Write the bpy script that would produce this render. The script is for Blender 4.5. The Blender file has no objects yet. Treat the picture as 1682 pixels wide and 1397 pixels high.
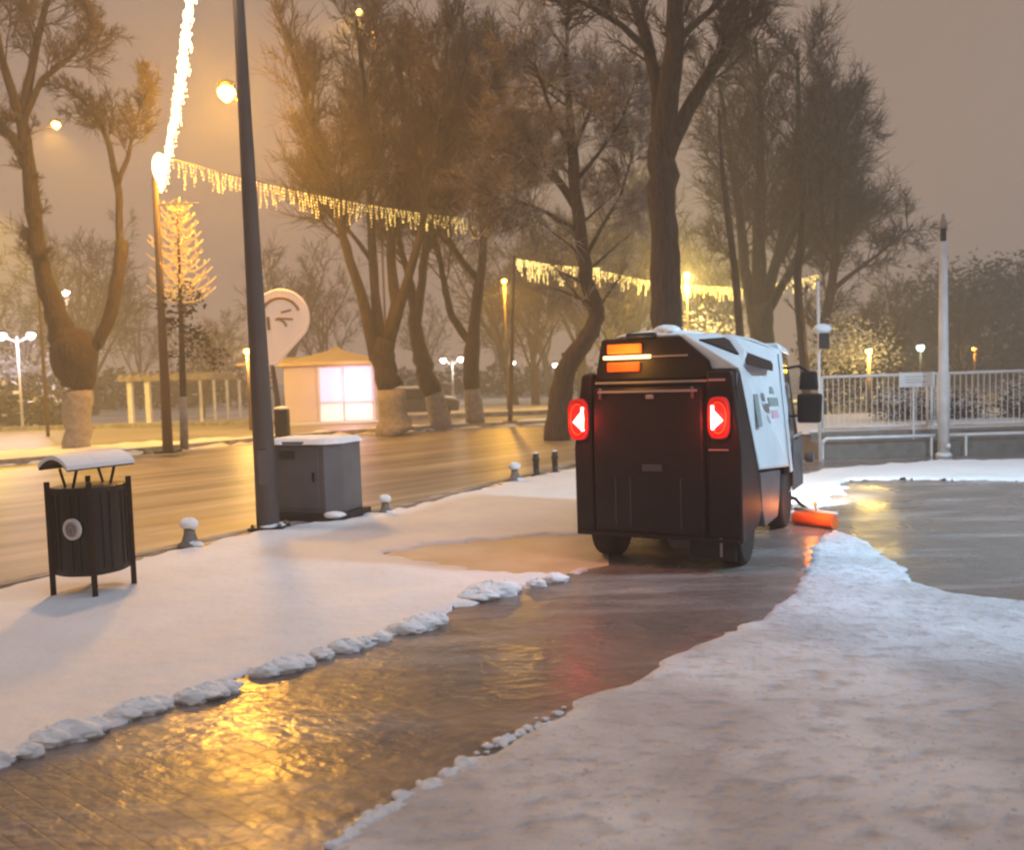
import bpy, bmesh, math, random
import numpy as np
from mathutils import Vector, Matrix, noise as mnoise

S = bpy.context.scene
COL = S.collection
rnd = random.Random(7)

# ------------------------------------------------------------------ camera
W, H, F, EYE = 1682.0, 1397.0, 1400.0, 1.75
PITCH = math.atan(83 / F)
ROT = Matrix.Rotation(math.pi / 2 - PITCH, 3, 'X') @ Matrix.Rotation(-0.032, 3, 'Z')
cd = bpy.data.cameras.new('camera')
cam = bpy.data.objects.new('camera', cd)
COL.objects.link(cam)
cam.matrix_world = Matrix.Translation((0, 0, EYE)) @ ROT.to_4x4()
cd.sensor_fit = 'HORIZONTAL'
cd.sensor_width = 36
cd.lens = 36 * F / W
cd.clip_end = 2000
cd.dof.use_dof = True
cd.dof.focus_distance = 7.8
cd.dof.aperture_fstop = 1.6
S.camera = cam

# ------------------------------------------------------------------ world: city-lit snow clouds
wd = bpy.data.worlds.new('World')
S.world = wd
wd.use_nodes = True
wn = wd.node_tree
bg = wn.nodes['Background']
tc = wn.nodes.new('ShaderNodeTexCoord')
sx = wn.nodes.new('ShaderNodeSeparateXYZ')
rp = wn.nodes.new('ShaderNodeValToRGB')
wn.links.new(tc.outputs['Generated'], sx.inputs[0])
wn.links.new(sx.outputs['Z'], rp.inputs[0])
wn.links.new(rp.outputs[0], bg.inputs[0])
e = rp.color_ramp.elements
e[0].position = 0.0
e[0].color = (.43, .285, .205, 1)
e[1].position = 1.0
e[1].color = (.25, .27, .33, 1)
m_ = e.new(0.72)
m_.color = (.27, .245, .26, 1)
m_ = e.new(0.16)
m_.color = (.36, .255, .198, 1)
m_ = e.new(0.42)
m_.color = (.33, .24, .192, 1)
bg.inputs[1].default_value = 1.0

# faint cold sky glow from the open square behind the camera
sd = bpy.data.lights.new('sky_glow', 'SUN')
sd.energy = 0.5
sd.angle = math.radians(25)
sd.color = (.62, .80, 1.0)
so = bpy.data.objects.new('sky_glow', sd)
COL.objects.link(so)
so.rotation_euler = Vector((.45, -.45, .75)).to_track_quat('Z', 'Y').to_euler()

S.view_settings.view_transform = 'Standard'
S.view_settings.look = 'None'
S.view_settings.exposure = 0
S.view_settings.gamma = 1
S.render.engine = 'CYCLES'
S.cycles.use_denoising = True
S.cycles.pixel_filter_type = 'BLACKMAN_HARRIS'
S.cycles.filter_width = 2.3
S.cycles.max_bounces = 6
S.cycles.diffuse_bounces = 2
S.cycles.glossy_bounces = 3
S.cycles.volume_bounces = 1
S.cycles.caustics_reflective = False
S.cycles.caustics_refractive = False
S.cycles.sample_clamp_indirect = 4

# ------------------------------------------------------------------ photo pixel -> place
def ray(x, y):
    return ROT @ Vector(((x - W / 2) / F, -(y - H / 2) / F, -1))
def G(x, y, z=0.0):
    d = ray(x, y)
    t = (z - EYE) / d.z
    return Vector((d.x * t, d.y * t, z))
def P(x, y, Y):
    d = ray(x, y)
    t = Y / d.y
    return Vector((d.x * t, Y, EYE + d.z * t))
def px(n, Y):
    return n * Y / F

# ------------------------------------------------------------------ materials
MAT = {}
def mat(name, col, rough=.6, metal=0, emit=None, es=0, noise=None, bump=None, spec=.5, coat=0, alpha=None):
    """noise=(scale, colour2, contrast) ; bump=(scale, strength, distance)"""
    m = bpy.data.materials.new(name)
    m.use_nodes = True
    nt = m.node_tree
    b = nt.nodes['Principled BSDF']
    b.inputs['Base Color'].default_value = (*col, 1)
    b.inputs['Roughness'].default_value = rough
    b.inputs['Metallic'].default_value = metal
    b.inputs['Specular IOR Level'].default_value = spec
    b.inputs['Coat Weight'].default_value = coat
    if emit:
        b.inputs['Emission Color'].default_value = (*emit, 1)
        b.inputs['Emission Strength'].default_value = es
    t = nt.nodes.new('ShaderNodeTexCoord')
    if noise:
        n = nt.nodes.new('ShaderNodeTexNoise')
        n.inputs['Scale'].default_value = noise[0]
        n.inputs['Detail'].default_value = 5
        nt.links.new(t.outputs['Object'], n.inputs['Vector'])
        r = nt.nodes.new('ShaderNodeValToRGB')
        k = noise[2]
        r.color_ramp.elements[0].position = .5 - k
        r.color_ramp.elements[1].position = .5 + k
        r.color_ramp.elements[0].color = (*col, 1)
        r.color_ramp.elements[1].color = (*noise[1], 1)
        nt.links.new(n.outputs[0], r.inputs[0])
        nt.links.new(r.outputs[0], b.inputs['Base Color'])
    if bump:
        n = nt.nodes.new('ShaderNodeTexNoise')
        n.inputs['Scale'].default_value = bump[0]
        n.inputs['Detail'].default_value = 6
        nt.links.new(t.outputs['Object'], n.inputs['Vector'])
        u = nt.nodes.new('ShaderNodeBump')
        u.inputs['Strength'].default_value = bump[1]
        u.inputs['Distance'].default_value = bump[2]
        nt.links.new(n.outputs[0], u.inputs['Height'])
        nt.links.new(u.outputs[0], b.inputs['Normal'])
    MAT[name] = m
    return m

mat('snow', (.80, .82, .86), .8, noise=(1.1, (.72, .735, .76), .2), bump=(9, .5, .03))
mat('snow_clean', (.88, .91, .94), .75, noise=(3, (.82, .85, .88), .2), bump=(14, .6, .02))
mat('far_snow', (.55, .52, .50), .8, noise=(.25, (.34, .30, .27), .12), bump=(3, .5, .06))
mat('dark_metal', (.012, .011, .0115), .42, bump=(40, .15, .004), spec=.4)
mat('bin_post', (.022, .010, .007), .5, bump=(40, .2, .004), spec=.3)
mat('grey_steel', (.15, .132, .125), .5, noise=(1.5, (.10, .088, .082), .2), bump=(30, .15, .004))
mat('cabinet', (.15, .15, .165), .5, noise=(2.0, (.10, .10, .11), .2), bump=(25, .12, .004))
mat('concrete', (.22, .20, .18), .85, noise=(6, (.15, .135, .12), .2), bump=(20, .4, .01))
mat('kerb_stone', (.20, .18, .16), .8, noise=(4, (.36, .34, .32), .12), bump=(14, .4, .01))
mat('white_paint', (.80, .80, .81), .4, noise=(4, (.58, .57, .58), .25), bump=(12, .1, .004))
mat('body_white', (.72, .79, .83), .32, noise=(2.2, (.62, .68, .72), .2), coat=.3)
mat('body_dark', (.009, .006, .0065), .45, spec=.3, noise=(3, (.02, .014, .014), .2), bump=(18, .25, .006))
mat('body_grey', (.10, .10, .105), .5, noise=(4, (.06, .06, .065), .2), bump=(16, .25, .006))
mat('rubber', (.014, .013, .013), .8, bump=(30, .4, .006))
mat('glass_dark', (.012, .016, .02), .08, spec=.8)
mat('trim', (.30, .27, .26), .4)
mat('whitewash', (.36, .32, .29), .85, noise=(7, (.24, .20, .18), .18), bump=(14, .6, .02))
mat('pink_wall', (.66, .56, .54), .6)
mat('emblem', (.62, .60, .58), .5)
mat('emblem_dark', (.16, .15, .15), .5)
mat('logo_grey', (.22, .27, .27), .5)
mat('logo_pink', (.55, .36, .42), .5)
mat('hedge', (.035, .030, .022), .9)
mat('hedge_snow', (.62, .62, .64), .8)
mat('brown_post', (.12, .07, .04), .6)
mat('roof_lit_gold', (.60, .43, .16), .6)  # lamp light on the kiosk roof put into its yellow
mat('orange_bristle', (.85, .15, .02), .6, bump=(60, .6, .01))
mat('sign_face', (.62, .50, .42), .5, emit=(1.0, .66, .48), es=.35)
mat('sign_ink', (.22, .13, .08), .6)
mat('sodium_lit_slush', (.56, .46, .31), .5, noise=(1.6, (.70, .64, .54), .2), bump=(7, .5, .015))  # ochre holds the street-lamp light falling on thin slush

def emi(name, col, s):
    m = bpy.data.materials.new(name)
    m.use_nodes = True
    nt = m.node_tree
    b = nt.nodes['Principled BSDF']
    b.inputs['Base Color'].default_value = (*col, 1)
    b.inputs['Emission Color'].default_value = (*col, 1)
    b.inputs['Emission Strength'].default_value = s
    MAT[name] = m
emi('bulb_warm', (1, .70, .20), 1.9)
emi('bulb_far', (1, .76, .26), 2.6)
emi('bulb_white', (1, .80, .45), 3.6)
emi('sodium', (1, .52, .10), 16)
emi('led', (1, .93, .82), 10)
emi('led_green', (.72, 1, .92), 5)
emi('lit_branch', (1, .60, .14), .55)
emi('tail_red', (.22, .004, .006), .9)
emi('tail_core', (1, .62, .50), 7)
emi('amber', (1, .20, .012), .36)
emi('amber_low', (.8, .14, .01), .05)
emi('amber_core', (1, .66, .25), 4.5)
emi('kiosk_glow', (1, .72, .70), .8)
emi('kiosk_lilac', (.76, .62, .90), .66)
emi('headlamp', (1, .96, .9), 20)

def bark_mat(name, c1, c2, snow=0.0, sc=(.7, .7, .74)):
    m = bpy.data.materials.new(name)
    m.use_nodes = True
    nt = m.node_tree
    N = nt.nodes.new
    L = nt.links.new
    b = nt.nodes['Principled BSDF']
    b.inputs['Roughness'].default_value = .85
    t = N('ShaderNodeTexCoord')
    mp = N('ShaderNodeMapping')
    mp.inputs['Scale'].default_value = (9, 9, 1.6)
    n = N('ShaderNodeTexNoise')
    n.inputs['Scale'].default_value = 2.0
    n.inputs['Detail'].default_value = 6
    L(t.outputs['Object'], mp.inputs[0])
    L(mp.outputs[0], n.inputs['Vector'])
    r = N('ShaderNodeValToRGB')
    r.color_ramp.elements[0].position = .38
    r.color_ramp.elements[1].position = .62
    r.color_ramp.elements[0].color = (*c1, 1)
    r.color_ramp.elements[1].color = (*c2, 1)
    L(n.outputs[0], r.inputs[0])
    out = r.outputs[0]
    if snow > 0:
        g = N('ShaderNodeNewGeometry')
        s = N('ShaderNodeSeparateXYZ')
        L(g.outputs['Normal'], s.inputs[0])
        mr = N('ShaderNodeMapRange')
        mr.inputs[1].default_value = .15
        mr.inputs[2].default_value = .6
        mr.inputs[4].default_value = snow
        L(s.outputs['Z'], mr.inputs[0])
        mx = N('ShaderNodeMixRGB')
        L(mr.outputs[0], mx.inputs[0])
        L(out, mx.inputs[1])
        mx.inputs[2].default_value = (*sc, 1)
        out = mx.outputs[0]
    L(out, b.inputs['Base Color'])
    u = N('ShaderNodeBump')
    u.inputs['Strength'].default_value = 1
    u.inputs['Distance'].default_value = .09
    L(n.outputs[0], u.inputs['Height'])
    L(u.outputs[0], b.inputs['Normal'])
    MAT[name] = m
bark_mat('bark', (.030, .020, .013), (.066, .046, .031))
bark_mat('twig', (.065, .048, .036), (.10, .076, .056), .2, (.35, .33, .32))
bark_mat('twig_snowy', (.19, .15, .12), (.28, .23, .19), .95)
bark_mat('bark_far', (.045, .03, .02), (.075, .05, .036), .2, (.4, .37, .35))

def trampled_mat():
    m = bpy.data.materials.new('trampled_snow')
    m.use_nodes = True
    nt = m.node_tree
    N = nt.nodes.new
    L = nt.links.new
    b = nt.nodes['Principled BSDF']
    b.inputs['Roughness'].default_value = .8
    t = N('ShaderNodeTexCoord')
    def noise(sc, det, lo, hi, stretch=None):
        n = N('ShaderNodeTexNoise')
        n.inputs['Scale'].default_value = sc
        n.inputs['Detail'].default_value = det
        if stretch:
            mp = N('ShaderNodeMapping')
            mp.inputs['Scale'].default_value = stretch
            mp.inputs['Rotation'].default_value = (0, 0, .35)
            L(t.outputs['Object'], mp.inputs[0])
            L(mp.outputs[0], n.inputs['Vector'])
        else:
            L(t.outputs['Object'], n.inputs['Vector'])
        r = N('ShaderNodeMapRange')
        r.inputs[1].default_value = lo
        r.inputs[2].default_value = hi
        L(n.outputs[0], r.inputs[0])
        return n, r
    n1, r1 = noise(.9, 6, .42, .62)
    n2, r2 = noise(6.5, 7, .50, .80, (1, 1.5, 1))
    n3, r3 = noise(38, 3, .62, .72)
    c1 = N('ShaderNodeMixRGB')
    c1.inputs[1].default_value = (.50, .505, .525, 1)
    c1.inputs[2].default_value = (.74, .78, .83, 1)
    L(r1.outputs[0], c1.inputs[0])
    c2 = N('ShaderNodeMixRGB')
    L(r2.outputs[0], c2.inputs[0])
    L(c1.outputs[0], c2.inputs[1])
    c2.inputs[2].default_value = (.40, .40, .41, 1)
    c3 = N('ShaderNodeMixRGB')
    L(r3.outputs[0], c3.inputs[0])
    L(c2.outputs[0], c3.inputs[1])
    c3.inputs[2].default_value = (.40, .38, .36, 1)
    L(c3.outputs[0], b.inputs['Base Color'])
    u = N('ShaderNodeBump')
    u.inputs['Strength'].default_value = .8
    u.inputs['Distance'].default_value = .03
    ad = N('ShaderNodeMath')
    ad.operation = 'MULTIPLY_ADD'
    ad.inputs[1].default_value = -.7
    L(r2.outputs[0], ad.inputs[0])
    n4, r4 = noise(17, 5, 0, 1)
    L(n4.outputs[0], ad.inputs[2])
    L(ad.outputs[0], u.inputs['Height'])
    L(u.outputs[0], b.inputs['Normal'])
    MAT['trampled_snow'] = m
trampled_mat()

def paving_mat():
    m = bpy.data.materials.new('wet_paving')
    m.use_nodes = True
    nt = m.node_tree
    N = nt.nodes.new
    L = nt.links.new
    b = nt.nodes['Principled BSDF']
    t = N('ShaderNodeTexCoord')
    mp = N('ShaderNodeMapping')
    mp.inputs['Rotation'].default_value = (0, 0, math.radians(38))
    L(t.outputs['Object'], mp.inputs[0])
    br = N('ShaderNodeTexBrick')
    br.inputs['Scale'].default_value = 1.0
    br.inputs['Brick Width'].default_value = .2
    br.inputs['Row Height'].default_value = .1
    br.inputs['Mortar Size'].default_value = .006
    br.inputs['Mortar Smooth'].default_value = .6
    br.inputs['Color1'].default_value = (.155, .130, .118, 1)
    br.inputs['Color2'].default_value = (.185, .155, .14, 1)
    br.inputs['Mortar'].default_value = (.135, .112, .102, 1)
    L(mp.outputs[0], br.inputs['Vector'])
    n = N('ShaderNodeTexNoise')
    n.inputs['Scale'].default_value = 1.1
    n.inputs['Detail'].default_value = 7
    L(t.outputs['Object'], n.inputs['Vector'])
    r = N('ShaderNodeValToRGB')
    r.color_ramp.elements[0].position = .36
    r.color_ramp.elements[1].position = .7
    r.color_ramp.elements[0].color = (.14, .14, .14, 1)
    r.color_ramp.elements[1].color = (.55, .55, .55, 1)
    L(n.outputs[0], r.inputs[0])
    L(r.outputs[0], b.inputs['Roughness'])
    # thin smears of slush left by the brushes
    n2 = N('ShaderNodeTexNoise')
    n2.inputs['Scale'].default_value = 1.0
    n2.inputs['Detail'].default_value = 8
    mp2 = N('ShaderNodeMapping')
    mp2.inputs['Rotation'].default_value = (0, 0, math.radians(52))
    mp2.inputs['Scale'].default_value = (.5, 3.4, 1)
    L(t.outputs['Object'], mp2.inputs[0])
    L(mp2.outputs[0], n2.inputs['Vector'])
    r2 = N('ShaderNodeValToRGB')
    r2.color_ramp.elements[0].position = .5
    r2.color_ramp.elements[1].position = .78
    r2.color_ramp.elements[0].color = (0, 0, 0, 1)
    r2.color_ramp.elements[1].color = (.75, .75, .75, 1)
    L(n2.outputs[0], r2.inputs[0])
    mx = N('ShaderNodeMixRGB')
    L(r2.outputs[0], mx.inputs[0])
    L(br.outputs['Color'], mx.inputs[1])
    mx.inputs[2].default_value = (.44, .42, .41, 1)
    L(mx.outputs[0], b.inputs['Base Color'])
    u = N('ShaderNodeBump')
    u.inputs['Strength'].default_value = .55
    u.inputs['Distance'].default_value = .026
    n3 = N('ShaderNodeTexNoise')
    n3.inputs['Scale'].default_value = 1
    n3.inputs['Detail'].default_value = 4
    mp3 = N('ShaderNodeMapping')
    mp3.inputs['Rotation'].default_value = (0, 0, math.radians(-20))
    mp3.inputs['Scale'].default_value = (9, 15, 1)
    L(t.outputs['Object'], mp3.inputs[0])
    L(mp3.outputs[0], n3.inputs['Vector'])
    ad = N('ShaderNodeMath')
    ad.operation = 'MULTIPLY_ADD'
    ad.inputs[1].default_value = -.07
    L(br.outputs['Fac'], ad.inputs[0])
    L(n3.outputs[0], ad.inputs[2])
    L(ad.outputs[0], u.inputs['Height'])
    L(u.outputs[0], b.inputs['Normal'])
    b.inputs['Specular IOR Level'].default_value = .6
    MAT['wet_paving'] = m
paving_mat()

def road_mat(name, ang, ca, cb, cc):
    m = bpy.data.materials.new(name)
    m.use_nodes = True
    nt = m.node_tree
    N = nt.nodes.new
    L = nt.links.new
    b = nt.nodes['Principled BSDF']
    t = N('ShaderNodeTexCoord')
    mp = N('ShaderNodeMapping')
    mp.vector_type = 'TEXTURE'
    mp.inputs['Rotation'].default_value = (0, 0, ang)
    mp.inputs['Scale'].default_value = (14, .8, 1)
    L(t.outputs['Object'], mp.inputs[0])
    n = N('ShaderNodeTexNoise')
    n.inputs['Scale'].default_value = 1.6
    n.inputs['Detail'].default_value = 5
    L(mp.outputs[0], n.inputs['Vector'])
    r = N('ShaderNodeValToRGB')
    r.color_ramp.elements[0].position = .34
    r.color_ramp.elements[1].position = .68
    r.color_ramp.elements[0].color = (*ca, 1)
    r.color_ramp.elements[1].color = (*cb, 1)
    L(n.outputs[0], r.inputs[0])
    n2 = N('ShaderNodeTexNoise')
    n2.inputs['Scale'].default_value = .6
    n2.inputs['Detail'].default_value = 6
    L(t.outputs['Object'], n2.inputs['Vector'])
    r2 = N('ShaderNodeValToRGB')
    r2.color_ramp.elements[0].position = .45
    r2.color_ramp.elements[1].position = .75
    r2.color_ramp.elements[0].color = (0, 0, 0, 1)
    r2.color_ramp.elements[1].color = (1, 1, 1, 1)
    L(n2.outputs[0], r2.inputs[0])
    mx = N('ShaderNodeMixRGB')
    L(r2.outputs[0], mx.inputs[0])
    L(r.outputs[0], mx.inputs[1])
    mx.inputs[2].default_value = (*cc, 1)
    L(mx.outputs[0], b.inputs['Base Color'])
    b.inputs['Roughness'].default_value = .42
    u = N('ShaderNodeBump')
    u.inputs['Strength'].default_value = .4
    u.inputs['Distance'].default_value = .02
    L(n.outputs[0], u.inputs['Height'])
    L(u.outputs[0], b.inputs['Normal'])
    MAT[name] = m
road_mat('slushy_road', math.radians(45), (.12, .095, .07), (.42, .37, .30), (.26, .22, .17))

# ------------------------------------------------------------------ mesh helpers
class MB:
    def __init__(s):
        s.v = []
        s.f = []
    def add(s, vs, fs):
        o = len(s.v)
        s.v += [tuple(v) for v in vs]
        s.f += [tuple(i + o for i in f) for f in fs]
        return s
    def box(s, x0, x1, y0, y1, z0, z1):
        return s.add([(x0, y0, z0), (x1, y0, z0), (x1, y1, z0), (x0, y1, z0), (x0, y0, z1), (x1, y0, z1), (x1, y1, z1), (x0, y1, z1)],
                     [(0, 3, 2, 1), (4, 5, 6, 7), (0, 1, 5, 4), (1, 2, 6, 5), (2, 3, 7, 6), (3, 0, 4, 7)])
    def tube(s, pts, rad, n=6, cap=True):
        o = len(s.v)
        pts = [Vector(p) for p in pts]
        if not hasattr(rad, '__len__'):
            rad = [rad] * len(pts)
        prev = None
        for i, p in enumerate(pts):
            d = (pts[min(i + 1, len(pts) - 1)] - pts[max(i - 1, 0)])
            if d.length < 1e-9:
                d = Vector((0, 0, 1))
            d.normalize()
            if prev is None:
                a = d.cross(Vector((0.3, 1, .1)))
                if a.length < .2:
                    a = d.cross(Vector((1, 0, 0)))
            else:
                a = prev - d * prev.dot(d)
            a.normalize()
            prev = a
            b = d.cross(a)
            for k in range(n):
                t = 2 * math.pi * k / n
                s.v.append(tuple(p + (a * math.cos(t) + b * math.sin(t)) * rad[i]))
        for i in range(len(pts) - 1):
            for k in range(n):
                q = o + i * n
                s.f.append((q + k, q + (k + 1) % n, q + n + (k + 1) % n, q + n + k))
        if cap:
            s.f.append(tuple(o + k for k in reversed(range(n))))
            q = o + (len(pts) - 1) * n
            s.f.append(tuple(q + k for k in range(n)))
        return s
    def lathe(s, prof, c=(0, 0, 0), n=20, ax='Z'):
        o = len(s.v)
        for r, z in prof:
            for k in range(n):
                t = 2 * math.pi * k / n
                u, w = r * math.cos(t), r * math.sin(t)
                q = {'Z': (u, w, z), 'X': (z, u, w), 'Y': (u, z, w)}[ax]
                s.v.append((c[0] + q[0], c[1] + q[1], c[2] + q[2]))
        for i in range(len(prof) - 1):
            for k in range(n):
                q = o + i * n
                s.f.append((q + k, q + (k + 1) % n, q + n + (k + 1) % n, q + n + k))
        s.f.append(tuple(o + k for k in reversed(range(n))))
        q = o + (len(prof) - 1) * n
        s.f.append(tuple(q + k for k in range(n)))
        return s
    def prism(s, poly, z0, z1):
        n = len(poly)
        return s.add([(p[0], p[1], z0) for p in poly] + [(p[0], p[1], z1) for p in poly],
                     [tuple(reversed(range(n))), tuple(range(n, 2 * n))] + [(i, (i + 1) % n, n + (i + 1) % n, n + i) for i in range(n)])
    def build(s, name, m, parent=None, smooth=False, bevel=0, loc=None):
        me = bpy.data.meshes.new(name)
        me.from_pydata(s.v, [], s.f)
        bm = bmesh.new()
        bm.from_mesh(me)
        if len(s.f) < 20000:
            bmesh.ops.recalc_face_normals(bm, faces=bm.faces)
        bm.to_mesh(me)
        bm.free()
        if smooth:
            me.polygons.foreach_set('use_smooth', [True] * len(me.polygons))
        me.materials.append(MAT[m])
        o = bpy.data.objects.new(name, me)
        COL.objects.link(o)
        if parent:
            o.parent = parent
        if loc is not None:
            o.location = loc
        if bevel:
            b = o.modifiers.new('bevel', 'BEVEL')
            b.width = bevel
            b.segments = 2
            b.limit_method = 'ANGLE'
        return o

def blob(mb, c, r, seed, n=16, rings=10, flat=True, amp=.22, crumb=0):
    """a lumpy rounded heap"""
    rr = random.Random(seed)
    ph = [rr.uniform(0, 6.28) for _ in range(6)]
    vs = []
    for i in range(rings + 1):
        th = math.pi * i / rings
        for k in range(n):
            a = 2 * math.pi * k / n
            d = 1 + amp * (.5 * math.sin(2 * a + ph[0] + th) + .4 * math.sin(3 * a + ph[1] - 2 * th) + .3 * math.sin(5 * a + ph[2]) * math.sin(th * 3 + ph[3]))
            z = math.cos(th)
            if crumb:
                q_ = Vector((math.sin(th) * math.cos(a), math.sin(th) * math.sin(a), z)) * 2.2 + Vector((seed * 1.7, 0, 0))
                d += crumb * (mnoise.noise(q_) + .6 * mnoise.noise(q_ * 2.7) + .4 * mnoise.noise(q_ * 6.1))
                z *= 1 + crumb * 1.2 * mnoise.noise(q_ * 3.1)
            vs.append((c[0] + r[0] * d * math.sin(th) * math.cos(a), c[1] + r[1] * d * math.sin(th) * math.sin(a), c[2] + r[2] * z * (1 + .15 * math.sin(a * 2 + ph[4]))))
    fs = []
    for i in range(rings):
        for k in range(n):
            fs.append((i * n + k, i * n + (k + 1) % n, (i + 1) * n + (k + 1) % n, (i + 1) * n + k))
    mb.add(vs, fs)

def tag(o, label=None, cat=None, group=None, kind=None):
    if label: o['label'] = label
    if cat: o['category'] = cat
    if group: o['group'] = group
    if kind: o['kind'] = kind
    return o
def thing(name, loc, label, cat, group=None, rz=0):
    o = bpy.data.objects.new(name, None)
    o.empty_display_size = .2
    COL.objects.link(o)
    o.location = loc
    o.rotation_euler = (0, 0, rz)
    return tag(o, label, cat, group)
def copy_tree(o, parent=None):
    c = o.copy()
    COL.objects.link(c)
    if parent: c.parent = parent
    for ch in [q for q in bpy.data.objects if q.parent == o]:
        copy_tree(ch, c)
    return c
def lamp(name, loc, power, col, parent=None, spot=None, aim=None, r=.15, blend=.6):
    l = bpy.data.lights.new(name, 'SPOT' if spot else 'POINT')
    l.energy = power
    l.color = col
    l.shadow_soft_size = r
    if spot:
        l.spot_size = math.radians(spot)
        l.spot_blend = blend
    o = bpy.data.objects.new(name, l)
    COL.objects.link(o)
    o.location = loc
    if aim is not None:
        o.rotation_euler = (Vector(loc) - Vector(aim)).to_track_quat('Z', 'Y').to_euler()
    if parent:
        o.parent = parent
    return o

# ------------------------------------------------------------------ noise + ground sheets
def vnoise(x, y, seed=0):
    xi = np.floor(x).astype(np.int64)
    yi = np.floor(y).astype(np.int64)
    xf = x - xi
    yf = y - yi
    def h(a, b):
        q = (a * 374761393 + b * 668265263 + seed * 974711) & 0x7fffffff
        q = ((q ^ (q >> 13)) * 1274126177) & 0x7fffffff
        return ((q ^ (q >> 16)) & 0xffff) / 65535.0
    u = xf * xf * (3 - 2 * xf)
    v = yf * yf * (3 - 2 * yf)
    return (h(xi, yi) * (1 - u) + h(xi + 1, yi) * u) * (1 - v) + (h(xi, yi + 1) * (1 - u) + h(xi + 1, yi + 1) * u) * v
def sdist(X, Y, poly):
    """signed distance, positive inside"""
    d = np.full(X.shape, 1e9)
    ins = np.zeros(X.shape, bool)
    n = len(poly)
    for i in range(n):
        ax, ay = poly[i][0], poly[i][1]
        bx, by = poly[(i + 1) % n][0], poly[(i + 1) % n][1]
        ex, ey = bx - ax, by - ay
        L2 = ex * ex + ey * ey + 1e-12
        t = np.clip(((X - ax) * ex + (Y - ay) * ey) / L2, 0, 1)
        d = np.minimum(d, np.hypot(X - ax - t * ex, Y - ay - t * ey))
        c = ((ay > Y) != (by > Y))
        with np.errstate(divide='ignore', invalid='ignore'):
            xc = ax + (Y - ay) * ex / (ey if abs(ey) > 1e-12 else 1e-12)
        ins ^= (c & (X < xc))
    return np.where(ins, d, -d)
def snow_sheet(name, poly, holes, cell, thick, m, edge=.12, rough=.06, lump=.012, base=0.0, print_=0, label=None, kind='structure', seed=1):
    xs = [p[0] for p in poly]
    ys = [p[1] for p in poly]
    X, Y = np.meshgrid(np.arange(min(xs) - .2, max(xs) + .2, cell), np.arange(min(ys) - .2, max(ys) + .2, cell))
    D = sdist(X, Y, poly)
    for hp in holes:
        D = np.minimum(D, -sdist(X, Y, hp))
    D = D + rough * (vnoise(X * 3.1, Y * 3.1, seed) - .5) * 2 + rough * .8 * (vnoise(X * 9, Y * 9, seed + 5) - .5) * 2
    t = np.clip(D / edge, -1, 1)
    Z = base + np.where(t > 0, thick * np.sqrt(np.clip(1 - (1 - t) ** 2, 0, 1)), -.03)
    Z = Z + (t > 0) * t * (lump * (vnoise(X * 1.7, Y * 1.7, seed + 9) - .5) * 2 + lump * .5 * (vnoise(X * 6, Y * 6, seed + 11) - .5) * 2)
    if print_:
        a = vnoise(X * 7 + Y * 2, Y * 11, seed + 20)
        Z = Z - (t > 0) * t * print_ * np.clip((a - .62) * 5, 0, 1) * np.clip((vnoise(X * .6, Y * .6, seed + 30) - .3) * 3, 0, 1)
    keep = D > -cell * 1.5
    q = keep[:-1, :-1] & keep[1:, :-1] & keep[:-1, 1:] & keep[1:, 1:]
    idx = np.full(X.shape, -1)
    used = np.zeros(X.shape, bool)
    used[:-1, :-1] |= q
    used[1:, :-1] |= q
    used[:-1, 1:] |= q
    used[1:, 1:] |= q
    idx[used] = np.arange(used.sum())
    V = np.stack([X[used], Y[used], Z[used]], 1)
    fi, fj = np.nonzero(q)
    Fc = np.stack([idx[fi, fj], idx[fi, fj + 1], idx[fi + 1, fj + 1], idx[fi + 1, fj]], 1)
    me = bpy.data.meshes.new(name)
    me.vertices.add(len(V))
    me.vertices.foreach_set('co', V.ravel())
    me.loops.add(len(Fc) * 4)
    me.loops.foreach_set('vertex_index', Fc.ravel())
    me.polygons.add(len(Fc))
    me.polygons.foreach_set('loop_start', np.arange(len(Fc)) * 4)
    me.polygons.foreach_set('use_smooth', np.ones(len(Fc), bool))
    me.update(calc_edges=True)
    me.materials.append(MAT[m])
    o = bpy.data.objects.new(name, me)
    COL.objects.link(o)
    o['kind'] = kind
    return o
def sheet(name, pts, z, m):
    return tag(MB().add([(p[0], p[1], z) for p in pts], [tuple(range(len(pts)))]).build(name, m), kind='structure')

# ================================================================== GROUND
ground = MB().add([(-400, -60, -.16), (400, -60, -.16), (400, 700, -.16), (-400, 700, -.16)], [(0, 1, 2, 3)]).build('ground', 'far_snow')
tag(ground, kind='structure')

near_kerb = [G(-500, 1065), G(0, 965), G(230, 915), G(420, 872), G(650, 836), G(850, 786), G(940, 764), G(1060, 738)]
NK = [(p.x, p.y) for p in near_kerb]
plaza_front = [(5.2, 18.6), (5.48, 15.6), (40, 14.2)]
plaza = NK + plaza_front + [(40, -30), (-30, -30), (NK[0][0] - 8, NK[0][1] - 7)]
mb = MB().prism(plaza, -.30, 0)
tag(mb.build('plaza', 'wet_paving'), kind='structure')
# kerb stones
def strip(name, line, wid, z0, z1, m, kind='structure'):
    mb = MB()
    L = [Vector((p[0], p[1])) for p in line]
    left, right = [], []
    for i, p in enumerate(L):
        d = (L[min(i + 1, len(L) - 1)] - L[max(i - 1, 0)]).normalized()
        n = Vector((-d.y, d.x))
        left.append(p + n * wid)
        right.append(p)
    for i in range(len(L) - 1):
        mb.prism([right[i], right[i + 1], left[i + 1], left[i]], z0, z1)
    return tag(mb.build(name, m), kind=kind)
strip('kerb', NK, .16, -.30, .012, 'kerb_stone')
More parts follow.
